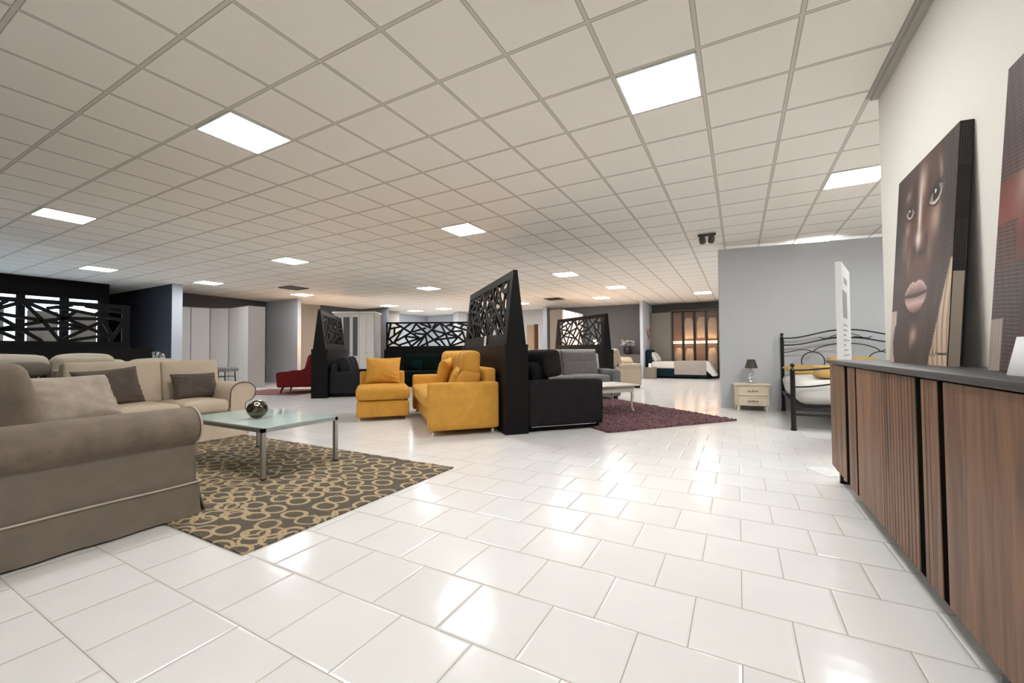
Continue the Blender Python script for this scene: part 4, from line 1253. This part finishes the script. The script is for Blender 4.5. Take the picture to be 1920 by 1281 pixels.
for sx in (-1, 1):
    for sy in (-1, 1):
        bm = bmesh.new(); tube(bm, [(sx * .36, sy * .38, .18), (sx * .38, sy * .44, .0 + .013)], [.032, .017], 10); obj('leg', bm, M_darkwood, t)

# ------------------------------------------------------------------ bottle green sofa
cen = Vector(P(826, 12.6))
t = thing('sofa', 'bottle green velvet sofa in front of the wide lattice screen', 'sofa', (cen.x, cen.y, 0), 28.7)
obj('base', box(-1.15, 1.15, -.42, .42, .06, .32, bev=.02), M_green, t)
obj('seat_cushion', soft(2.3, .74, .17, .05, 8, loc=(0, -.08, .39)), M_green, t)
for k in (0, 1): obj('back_cushion', soft(1.13, .22, .52, .05, 8, front=.02, loc=(-.57 + 1.14 * k, .26, .70), rot=(-8, 0, 0)), M_green, t)
for s in (-1, 1): obj('arm', soft(.16, .86, .5, .04, 6, loc=(s * 1.22, 0, .32)), M_green, t)
obj('plinth', box(-1.2, 1.2, -.38, .38, 0, .07), M_black, t, smooth=False)
put_pillow('small teal pillow at the left end of the bottle green sofa', .36, .32, .13, M_teal, rel(cen, 28.7, -.74, -.02, .475), 24, 14, 41)

# ------------------------------------------------------------------ patterned armchair, bench
cen = Vector(P(276, 9.7))
t = thing('armchair', 'small armchair in black and white zigzag fabric beside the navy partition', 'armchair', (cen.x, cen.y, 0), 40)
obj('seat', soft(.58, .56, .20, .05, 6, loc=(0, 0, .38)), M_zig, t)
bm = bmesh.new()
n = 18; rr = .33
inn, out_ = [], []
for k in range(n + 1):
    a_ = R(-15 + 210 * k / n)
    for zz, L_ in ((.30, None),): pass
    top = .66 + .42 * max(0, math.sin(a_)) ** .6
    out_.append((rr * math.cos(a_), rr * math.sin(a_), top)); inn.append(((rr - .07) * math.cos(a_), (rr - .07) * math.sin(a_), top))
VO = [[bm.verts.new((x, y, z)) for z in (.28, tp)] for x, y, tp in out_]; VI = [[bm.verts.new((x, y, z)) for z in (.28, tp)] for x, y, tp in inn]
for k in range(n):
    bm.faces.new([VO[k][0], VO[k + 1][0], VO[k + 1][1], VO[k][1]]); bm.faces.new([VI[k][0], VI[k][1], VI[k + 1][1], VI[k + 1][0]])
    bm.faces.new([VO[k][1], VO[k + 1][1], VI[k + 1][1], VI[k][1]]); bm.faces.new([VO[k][0], VI[k][0], VI[k + 1][0], VO[k + 1][0]])
bm.faces.new([VO[0][0], VO[0][1], VI[0][1], VI[0][0]]); bm.faces.new([VO[n][0], VI[n][0], VI[n][1], VO[n][1]])
obj('backrest', bm, M_zig, t)
for sx in (-1, 1):
    for sy in (-1, 1):
        bm = bmesh.new(); tube(bm, [(sx * .2, sy * .2, .29), (sx * .25, sy * .25, 0.01)], [.02, .012], 8); obj('leg', bm, M_darkwood, t)
cen = Vector(P(416, 7.6))
t = thing('bar_stool', 'grey padded bar stool on black legs peeking over the beige sofa arm', 'stool', (cen.x, cen.y, 0), 25)
obj('seat', soft(.42, .36, .075, .035, 8, loc=(0, 0, .73)), plain('grey_seat_leather', (.20, .185, .175), .6), t)
for sx in (-1, 1):
    for sy in (-1, 1):
        bm = bmesh.new(); tube(bm, [(sx * .16, sy * .12, .70), (sx * .19, sy * .15, .008)], .009, 8); obj('leg', bm, M_blackmetal, t)
bm = bmesh.new(); tube(bm, [(-.165, -.125, .60), (.165, -.125, .60)], .007, 6); tube(bm, [(-.165, .125, .60), (.165, .125, .60)], .007, 6); obj('crossbar', bm, M_blackmetal, t)

# ------------------------------------------------------------------ pale corner wardrobe at the left
pts = [Vector(P(322, 11.95)), Vector(P(358, 12.3)), Vector(P(393, 12.6)), Vector(P(429, 12.68)), Vector(P(447, 12.35)), Vector(P(465, 12.05))]
side_end = Vector(P(497, 12.4))
o0 = pts[2]
t = thing('wardrobe', 'tall pale laminate corner wardrobe beside the navy partition', 'wardrobe', (o0.x, o0.y, 0))
WH = 2.42
def vpanel(p, q, z0, z1, th, name, mat, parent, o, gap=.004):
    p = p - o; q = q - o; d = (q - p).normalized(); nn = Vector((-d.y, d.x)) * th
    p2_, q2_ = p + d * gap, q - d * gap
    bm = bmesh.new(); prism(bm, [tuple(p2_), tuple(q2_), tuple(q2_ + nn), tuple(p2_ + nn)], 'z', z0, z1)
    return obj(name, bm, mat, parent, smooth=False)
for k in range(5):
    vpanel(pts[k], pts[k + 1], .08, WH - .02, .03, 'door', M_whitepale, t, o0, gap=.005 if k in (1, 3, 4) else .022)
bm = bmesh.new()
back = [v - o0 for v in pts]
off = [Vector((-.22, .08)), Vector((-.18, .1)), Vector((-.14, .12)), Vector((-.1, .2)), Vector((-.08, .4)), Vector((-.05, .42))]
poly = [tuple(b + (Vector((-.018, .03)))) for b in back] + [tuple(b + o_) for b, o_ in reversed(list(zip(back, off)))]
prism(bm, poly, 'z', 0, WH)
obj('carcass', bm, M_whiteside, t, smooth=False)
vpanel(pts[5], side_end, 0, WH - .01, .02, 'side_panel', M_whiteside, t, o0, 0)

# ------------------------------------------------------------------ white wardrobe with glass doors
a_, b_ = Vector(P(626, 13.1)), Vector(P(701, 13.1)); d_ = (b_ - a_).normalized(); nn = Vector((-d_.y, d_.x))
Wd = (b_ - a_).length
t = thing('wardrobe', 'white wardrobe with two grey glass doors and a cornice behind the dark grey sofa', 'wardrobe', (a_.x, a_.y, 0), math.degrees(math.atan2(d_.y, d_.x)))
WH2 = 2.27
obj('carcass', box(0, Wd, .02, .62, 0, WH2), M_white, t, smooth=False)
obj('cornice', box(-.05, Wd + .05, -.04, .66, WH2, WH2 + .05, bev=.01), M_white, t)
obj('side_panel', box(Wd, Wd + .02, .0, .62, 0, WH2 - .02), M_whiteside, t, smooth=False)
xs = [0, .25, .55, .80, 1.03, Wd]
for k in range(5):
    dr = obj('door', box(xs[k] + .004, xs[k + 1] - .004, -.004, .02, .06, WH2 - .04, bev=.003), M_white, t, smooth=False)
    if k in (1, 2):
        obj('glass_pane', box(xs[k] + .05, xs[k + 1] - .05, -.008, -.003, .92, WH2 - .12), M_greyglass, dr, smooth=False)
    if k >= 1:
        bm = bmesh.new(); ball(bm, ((xs[k + 1] - .03) if k % 2 else (xs[k] + .03), -.02, 1.02), .014, 6); obj('door_knob', bm, M_steel, dr)

# ------------------------------------------------------------------ far fittings
# slim cabinet seen right of the centre screen
a_ = Vector(P(988, 15.3)); t = thing('cabinet', 'tall taupe cabinet with a dark wood edge far behind the centre half wall', 'cabinet', (a_.x, a_.y, 0), 26)
obj('body', box(0, .27, 0, .4, 0, 2.0), M_tanwall, t, smooth=False)
obj('wood_edge', box(.27, .42, 0, .4, 0, 2.02), M_brownwood, t, smooth=False)
# white wall cabinets behind third screen
t = thing('wardrobe', 'row of tall white doors partly hidden behind the right lattice screen', 'wardrobe', (-5.3, 14.4, 0), 0)
for k in range(5):
    obj('door', box(.0, .03, .02 + k * .42 - 1.1, .41 + k * .42 - 1.1, .06, 2.44), M_whitepale, t, smooth=False)
obj('carcass', box(-.45, -.002, -1.1, 1.02, 0, 2.46), M_tanwall, t, smooth=False)
# console, vase
t = thing('console_table', 'low grey console against the far wall under the vase', 'console', (-3.85, 16.35, 0), 4)
obj('body', box(-.55, .62, -.2, .2, .1, .84, bev=.005), plain('grey_console', (.15, .15, .15), .6), t, smooth=False)
obj('top', box(-.58, .65, -.22, .22, .8405, .87, bev=.004), plain('grey_console', (.15, .15, .15), .6), t, smooth=False)
for x in (-.5, .57): obj('leg', box(x - .03, x + .03, -.18, .18, 0, .1), M_black, t, smooth=False)
vx, vy = P(1176, 15.6)
vx, vy = -3.78, 16.3
t = thing('flower_vase', 'dark ribbed vase of white flowers on the far console', 'vase', (vx, vy, .87))
bm = bmesh.new(); lathe(bm, [(.09, 0), (.13, .05), (.155, .16), (.14, .26), (.10, .30), (.105, .32)], 20); obj('vase', bm, plain('dark_vase', (.02, .018, .02), .4, bump=.5, bscale=30), t)
bm = bmesh.new(); rnd = random.Random(8)
for q in range(40):
    c = (rnd.uniform(-.24, .24), rnd.uniform(-.16, .16), .34 + rnd.uniform(0, .22))
    for s in range(5):
        a2 = s * 1.256
        tt = bmesh.new(); bmesh.ops.create_uvsphere(tt, u_segments=6, v_segments=4, radius=.028)
        for v in tt.verts: v.co = Vector((v.co.x, v.co.y, v.co.z * .4)) + Vector(c) + Vector((math.cos(a2) * .03, math.sin(a2) * .03, 0))
        merge(bm, tt)
obj('flowers', bm, M_flower, t)
bm = bmesh.new()
for q in range(14): tube(bm, [(0, 0, .25), (rnd.uniform(-.2, .2), rnd.uniform(-.14, .14), .42)], .004, 5)
obj('stems', bm, plain('stem_green', (.05, .07, .04), .7), t)
# small bed with pale cushion left of the partition
t = thing('daybed', 'grey daybed beside the partition end, mostly hidden by the sand armchair', 'bed', (-3.75, 15.3, 0), 0)
obj('mattress', soft(.9, .9, .22, .06, 6, loc=(0, 0, .45)), M_lightgrey, t)
obj('base', box(-.45, .45, -.45, .45, .04, .34, bev=.02), M_greyarm, t)
put_pillow('pale cushion lying on the grey daybed', .60, .34, .2, M_sand, (-3.62, 15.15, .60), 20, 66, 61)

# teal bed bay
t = thing('bed', 'petrol blue upholstered bed with white sheet and stone blanket by the lit wardrobe', 'bed', (-1.95, 16.45, 0))
def B_(x0, x1, y0, y1, z0, z1, **k): return box(x0 + 1.95, x1 + 1.95, y0 - 16.45, y1 - 16.45, z0, z1, **k)
obj('headboard', soft(.18, .98, .98, .07, 10, loc=(-2.93 + 1.95, 0, .56), rot=(0, -4, 0)), M_petrol, t)
obj('frame', B_(-2.85, -.92, 15.98, 16.92, .06, .36, bev=.03), M_petrol, t)
obj('mattress', soft(1.92, .94, .26, .06, 8, loc=(.06, 0, .48)), M_bedcloth, t)
bm = bmesh.new(); bx(bm, -2.05 + 1.95, -1.0 + 1.95, 15.94 - 16.45, 16.94 - 16.45, .14, .63, .03, 3); obj('blanket', bm, M_blanket, t)
bm = bmesh.new(); prism(bm, [(-1.08 + 1.95, .64), (-.92 + 1.95, .60), (-.66 + 1.95, .12), (-.80 + 1.95, .10), (-1.0 + 1.95, .3)], 'y', 15.96 - 16.45, 16.90 - 16.45, .01); obj('sheet', bm, M_bedcloth, t)
for x in (-2.7, -1.0):
    for y in (16.0, 16.88): obj('leg', B_(x - .03, x + .03, y - .03, y + .03, 0, .07), M_black, t, smooth=False)
put_pillow('white pillow leaning on the petrol blue headboard', .62, .42, .2, M_bedcloth, (-2.66, 16.42, .60), 80, 35, 71, 'white pillows on the petrol bed')
t = thing('nightstand', 'taupe cube nightstand beside the petrol blue bed', 'nightstand', (-2.86, 15.78, 0))
obj('body', box(-.20, .20, -.18, .18, 0.01, .40, bev=.004), plain('taupe_lacquer', (.20, .175, .145), .5), t, smooth=False)
obj('drawer', box(.2005, .212, -.17, .17, .03, .38, bev=.002), plain('taupe_lacquer_light', (.27, .24, .205), .5), t, smooth=False)
t = thing('price_tag', 'white folded price tag on the taupe cube nightstand', 'price tag', (-2.85, 15.72, .40), 10)
obj('card', box(-.05, .05, -.001, .001, 0, .15, mat=XF(rx=-12)), M_paper, t, smooth=False)
# picture on partition
t = thing('framed_print', 'small print of dark brown brush strokes on the pale blue partition', 'picture', (-3.065, 16.6, 1.65))
obj('board', box(0, .02, -.45, .45, -.33, .33), plain('print_paper', (.62, .50, .47), .7), t, smooth=False)
bm = bmesh.new(); rnd = random.Random(3)
for q in range(22):
    y = rnd.uniform(-.34, .34); z = rnd.uniform(-.22, .16)
    bx(bm, .0205, .022, -.022, .022, -rnd.uniform(.04, .12), rnd.uniform(.04, .12), mat=Matrix.Translation((0, y, z)) @ Matrix.Rotation(rnd.uniform(-.7, .7), 4, 'X'))
obj('brush_strokes', bm, plain('print_brown', (.06, .02, .018), .7), t, smooth=False)
# lit glass wardrobe
t = thing('lit_wardrobe', 'glass fronted wardrobe glowing amber with hanging clothes and an LED shelf', 'wardrobe', (-1.44, 17.0, 0))
x0, x1, zt = -.80, .80, 2.52
M_in = plain('wardrobe_interior', (.30, .19, .12), .6)
obj('back_panel', box(x0, x1, .54, .56, 0, zt), M_in, t, smooth=False)
obj('side_panel', box(x0 - .02, x0, 0, .56, 0, zt), M_in, t, smooth=False)
obj('side_panel', box(x1, x1 + .02, 0, .56, 0, zt), M_in, t, smooth=False)
obj('top_panel', box(x0 - .02, x1 + .02, 0, .56, zt, zt + .02), M_in, t, smooth=False)
obj('bottom_panel', box(x0, x1, 0, .56, 0, .06), M_in, t, smooth=False)
sh = obj('shelf', box(x0, x1, .05, .54, 1.30, 1.34), M_in, t, smooth=False)
obj('led_strip', box(x0 + .01, x1 - .01, .045, .055, 1.343, 1.358), M_led, sh, smooth=False, label='glowing strip above the shelf')
obj('led_strip', box(x0 + .01, x1 - .01, .045, .055, 1.282, 1.297), M_led, sh, smooth=False, label='glowing strip below the shelf')
for k in range(4):
    a2 = x0 + k * .4; b2 = a2 + .4
    bm = bmesh.new()
    for (p0, p1, z0, z1) in ((a2, a2 + .045, 0, zt), (b2 - .045, b2, 0, zt), (a2, b2, 0, .06), (a2, b2, zt - .05, zt)): bx(bm, p0 + .001, p1 - .001, -.02, .02, z0, z1)
    dr = obj('door', bm, M_blackmetal, t, smooth=False)
    obj('glass_pane', box(a2 + .045, b2 - .045, -.004, .0, .06, zt - .05), M_smoke, dr, smooth=False)
for z in (2.36, 1.20):
    bm = bmesh.new(); tube(bm, [(x0, .28, z), (x1, .28, z)], .01, 8); obj('hanging_rail', bm, M_steel, t)
rnd = random.Random(12)
for k, (cx, zt_, ln, lab) in enumerate(((-.22, 2.32, .78, 'pale garment in the second upper bay of the lit wardrobe'), (.22, 2.34, .78, 'pale garment in the third upper bay of the lit wardrobe'), (.60, 2.30, .76, 'pale garment in the right upper bay of the lit wardrobe'),
        (-.60, 1.16, .75, 'light garment in the left lower bay of the lit wardrobe'), (-.20, 1.14, .8, 'light garment in the second lower bay of the lit wardrobe'), (.58, 1.16, .8, 'light garment in the right lower bay of the lit wardrobe'))):
    tg = thing('hanging_garment', lab, 'clothing', (-1.44 + cx, 17.28, 0), rnd.uniform(-15, 15), 'garments hanging in the lit wardrobe')
    bm = bmesh.new(); n = 26; rows = []
    for j in range(12):
        f = j / 11; z = zt_ - .06 - f * ln
        wv_ = .10 + .05 * min(1, f * 4)
        rows.append([bm.verts.new((wv_ * math.cos(6.283 * i / n) * (1 + .1 * math.sin(i * 2.1 + k)), (.045 + .02 * f) * math.sin(6.283 * i / n) + .012 * math.sin(i * 3.3 + f * 2), z + .02 * math.sin(i + k))) for i in range(n)])
    for j in range(11):
        for i in range(n): bm.faces.new([rows[j][i], rows[j][(i + 1) % n], rows[j + 1][(i + 1) % n], rows[j + 1][i]])
    bm.faces.new(rows[0]); bm.faces.new(list(reversed(rows[-1])))
    obj('cloth', bm, fabric('pale_garment', (.82, .78, .72)), tg)
    bm = bmesh.new(); tube(bm, [(-.12, 0, zt_ - .08), (0, 0, zt_ - .03), (.12, 0, zt_ - .08)], .006, 6); tube(bm, [(0, 0, zt_ - .03), (0, 0, zt_ + .05)], .003, 6); obj('hanger', bm, M_darkwood, tg)
t = thing('wardrobe', 'plain taupe wardrobe between the pale blue partition and the lit wardrobe', 'wardrobe', (-2.66, 17.05, 0))
obj('carcass', box(-.38, .38, .02, .54, 0, 2.5), plain('taupe_lacquer', (.20, .175, .145)), t, smooth=False)
obj('door', box(-.38, .0, 0, .019, .05, 2.48), plain('taupe_door', (.25, .225, .195), .55), t, smooth=False)
obj('door', box(.003, .38, 0, .019, .05, 2.48), plain('taupe_door', (.25, .225, .195), .55), t, smooth=False)
t = thing('wardrobe_end_panel', 'grey upright end panel right of the lit wardrobe', 'panel', (-.50, 17.2, 0))
obj('panel', box(-.08, .1, -.2, .38, 0, 2.56), M_greywall, t, smooth=False)

# lamps that glow behind the screens
def small_lamp(label, x, y, z, on=True):
    t = thing('table_lamp', label, 'lamp', (x, y, z))
    bm = bmesh.new(); lathe(bm, [(.09, 0), (.09, .015), (.02, .03), (.025, .12), (.012, .2), (.012, .26)], 16); obj('base', bm, M_bronze, t)
    bm = bmesh.new(); lathe(bm, [(.055, .24), (.06, .38), (.05, .44)], 16); obj('bulb', bm, M_warmlamp, t)
    return t
for (x, y, lab, lab2) in ((*P(1116, 14.2), 'small glowing lamp seen through the right lattice screen', 'narrow dark pedestal carrying the glowing lamp behind the right lattice screen'),
                    (*P(606, 14.0), 'glowing lamp hidden behind the narrow lattice screen, lighting the taupe wall', 'narrow dark pedestal behind the narrow lattice screen'),
                    (*P(955, 14.6), 'glowing lamp hidden behind the largest lattice screen', 'narrow dark pedestal behind the largest lattice screen')):
    t = thing('pedestal', lab2, 'pedestal', (x, y, 0))
    obj('column', box(-.12, .12, -.12, .12, .03, .92, bev=.005), M_darkwood, t, smooth=False)
    obj('foot_plate', box(-.16, .16, -.16, .16, 0, .03), M_darkwood, t, smooth=False)
    obj('top_plate', box(-.16, .16, -.16, .16, .9205, .95), M_darkwood, t, smooth=False)
    small_lamp(lab, x, y, .95)

# ------------------------------------------------------------------ bedroom corner at the right
wa = 9.0
t = thing('nightstand', 'cream two-drawer nightstand with bronze pulls against the grey blue wall', 'nightstand', (.17, 8.06, 0), wa)
M_ns = M_ivory
obj('top', box(-.265, .265, -.17, .17, .425, .455, bev=.006, seg=3), M_ns, t)
obj('body', box(-.235, .235, -.15, .16, .09, .4245, bev=.003), M_ns, t, smooth=False)
for k, z in enumerate((.265, .10)):
    bm = bmesh.new(); bx(bm, -.215, .215, -.1615, -.1505, z, z + .145, .002, 1)
    for q in ((-.215, .215, z, z + .018), (-.215, .215, z + .127, z + .145), (-.215, -.19, z, z + .145), (.19, .215, z, z + .145)): bx(bm, q[0], q[1], -.168, -.161, q[2], q[3], .002, 1)
    dr = obj('drawer', bm, M_ns, t, smooth=False)
    bm = bmesh.new(); tube(bm, [(-.075, -.163, z + .075), (-.06, -.185, z + .07), (-.03, -.19, z + .074), (0, -.192, z + .078), (.03, -.19, z + .074), (.06, -.185, z + .07), (.075, -.163, z + .075)], [.005, .007, .004, .009, .004, .007, .005], 8); obj('drawer_pull', bm, M_bronze, dr)
for sx in (-1, 1):
    for sy in (-1, 1):
        bm = bmesh.new(); tube(bm, [(sx * .205, sy * .125, .095), (sx * .215, sy * .135, .0)], [.028, .018], 4); obj('leg', bm, M_ns, t)
t = thing('table_lamp', 'unlit table lamp with black pleated shade and twisted chrome stem on the cream nightstand', 'lamp', (.18, 8.04, .455))
bm = bmesh.new(); lathe(bm, [(.085, 0), (.085, .010), (.07, .016), (.012, .022)], 6); obj('base', bm, M_chrome, t)
bm = bmesh.new()
for q in range(2):
    pts = [(.028 * math.sin(s * .55 + q * 3.14) * (1 if s < 12 else .5), .02 * math.cos(s * .55 + q * 3.14), .02 + s * .0165) for s in range(16)]
    tube(bm, pts, .006, 6)
obj('stem', bm, M_chrome, t)
bm = bmesh.new(); rnd = random.Random(6)
for q in range(9): ball(bm, (.045 * math.sin(q * 2.2), .03 * math.cos(q * 2.2), .06 + q * .022), .010, 5)
obj('crystal_beads', bm, M_bead, t)
bm = bmesh.new(); n = 48; lo, hi, li, hi2 = [], [], [], []
for k in range(n):
    w_ = 1 + .03 * (k % 2)
    c, s = math.cos(6.2832 * k / n), math.sin(6.2832 * k / n)
    lo.append(bm.verts.new((.095 * w_ * c, .095 * w_ * s, .255))); hi.append(bm.verts.new((.055 * w_ * c, .055 * w_ * s, .40)))
for k in range(n): bm.faces.new([lo[k], lo[(k + 1) % n], hi[(k + 1) % n], hi[k]])
bm.faces.new(hi)
obj('lamp_shade', bm, M_shade, t, smooth=False)

# metal bed
BX, BY = 1.48, 7.3
t = thing('bed', 'black wrought iron bed with arched scroll headboard and white mattress', 'bed', (BX, BY, 0), 0)
def pt(x, y, z): return (x - BX, y - BY, z)
def head_y(x): return 8.25 + (x - .64) * .06
XL, XR = .64, 2.34; XC = (XL + XR) / 2
def post(x, y, h, rr=.026):
    bm = bmesh.new(); tube(bm, [pt(x, y, .03), pt(x, y, h - .09)], rr, 14); 
    lathe(bm, [(rr, h - .09), (rr * 1.15, h - .08), (.012, h - .055), (.010, h - .04)], 14, (x - BX, y - BY, 0)); ball(bm, pt(x, y, h - .022), .026, 8)
    lathe(bm, [(.030, 0), (.036, .008), (.030, .03), (rr, .045)], 14, (x - BX, y - BY, 0))
    return obj('post', bm, M_blackmetal, t)
post(XL, head_y(XL), 1.29); post(XR, head_y(XR), 1.29); post(.59, 6.28, .84, .028); post(2.36, 6.28, .84, .028)
def rail_pts(z0, z1, x0=XL, x1=XR, n=40, y=None):
    out = []
    for i in range(n + 1):
        x = x0 + (x1 - x0) * i / n; u_ = abs((x - XC) / ((x1 - x0) / 2))
        k = .5 + .5 * math.cos(math.pi * min(1, max(0, (u_ - .05) / .85)))
        out.append(pt(x, head_y(x) if y is None else y, z0 + (z1 - z0) * k))
    return out
bm = bmesh.new()
tube(bm, rail_pts(1.205, 1.325), .011, 8); tube(bm, rail_pts(1.09, 1.20), .011, 8)
def arc(cx, z, rx, rz_, a0, a1, r_, n=20):
    tube(bm, [pt(cx + rx * math.cos(R(a0 + (a1 - a0) * i / n)), head_y(cx), z + rz_ * math.sin(R(a0 + (a1 - a0) * i / n))) for i in range(n + 1)], r_, 8)
arc(XC, .93, .44, .18, 14, 166, .008)
for s in (-1, 1):
    cx = XC + s * .43
    arc(cx, .82, .155, .155, -20, 200, .008)
    xs_ = [cx - s * -.0 + s * q for q in (0, .05, .1, .18, .26, .34, .42)]
    zs = [.975, 1.0, 1.012, 1.01, .99, .975, .97]
    tube(bm, [pt(x, head_y(x), z) for x, z in zip(xs_, zs)], .008, 8)
    # small scrolls between the two rails
    tube(bm, [pt(XC + s * q, head_y(XC), z) for q, z in ((.05, 1.27), (.15, 1.235), (.24, 1.18), (.28, 1.165), (.30, 1.18), (.285, 1.20))], .006, 6)
    tube(bm, [pt(XC + s * q, head_y(XC), z) for q, z in ((.10, 1.215), (.20, 1.20), (.28, 1.19), (.33, 1.215))], .006, 6)
obj('headboard', bm, M_blackmetal, t)
bm = bmesh.new()
n = 24
def frail(z0, z1, r_):
    tube(bm, [pt(.59 + 1.77 * i / n, 6.28, z0 + (z1 - z0) * (.5 - .5 * math.cos(2 * math.pi * min(.5, i / n if i <= n / 2 else 1 - i / n)))) for i in range(n + 1)], r_, 8)
frail(.755, .84, .011); frail(.545, .66, .010)
obj('footboard', bm, M_blackmetal, t)
bm = bmesh.new()
for x in (XL - .01, XR + .01): tube(bm, [pt(x, head_y(x), .32), pt(x - .02, 6.28, .27)], .016, 8)
tube(bm, [pt(.6, 6.3, .27), pt(2.36, 6.3, .27)], .018, 8); tube(bm, [pt(.6, 6.3, .20), pt(2.36, 6.3, .20)], .014, 8)
obj('bed_frame', bm, M_blackmetal, t)
bm = bmesh.new()
for q in range(12): bx(bm, XL + .0 - BX, XR - BX, 6.4 + q * .15 - BY, 6.45 + q * .15 - BY, .28, .30)
obj('slats', bm, M_darkwood, t, smooth=False)
obj('mattress', soft(1.72, 1.86, .30, .12, 14, top=.02, loc=pt(1.49, 7.28, .47), wr=.008), M_bedcloth, t)
o = obj('folded_blanket', soft(.74, .42, .16, .04, 8, loc=(0, 0, .08), wr=.004), M_goldfab); o.location = (1.25, 6.75, .645); o.rotation_euler = (0, 0, R(2)); tag(o, 'gold folded blanket on the white mattress of the iron bed', 'blanket')
put_pillow('gold and cream pillow at the headboard of the iron bed, behind the folded blanket', .62, .34, .16, M_goldfab, (1.52, 7.85, .63), 4, 40, 81, 'gold pillows on the iron bed')
put_pillow('gold ruffled pillow lying flat at the left side of the iron bed', .60, .40, .12, M_goldfab, (.98, 7.75, .66), 10, 80, 82, 'gold pillows on the iron bed')

# floor leaflet near sideboard foot
o = obj('floor_mat', box(-.09, .09, -.14, .14, .001, .003), M_paper, smooth=False); o.location = (.62, 4.28, 0); o.rotation_euler = (0, 0, R(25)); tag(o, 'white sheet on the floor at the far foot of the sideboard', 'sheet')
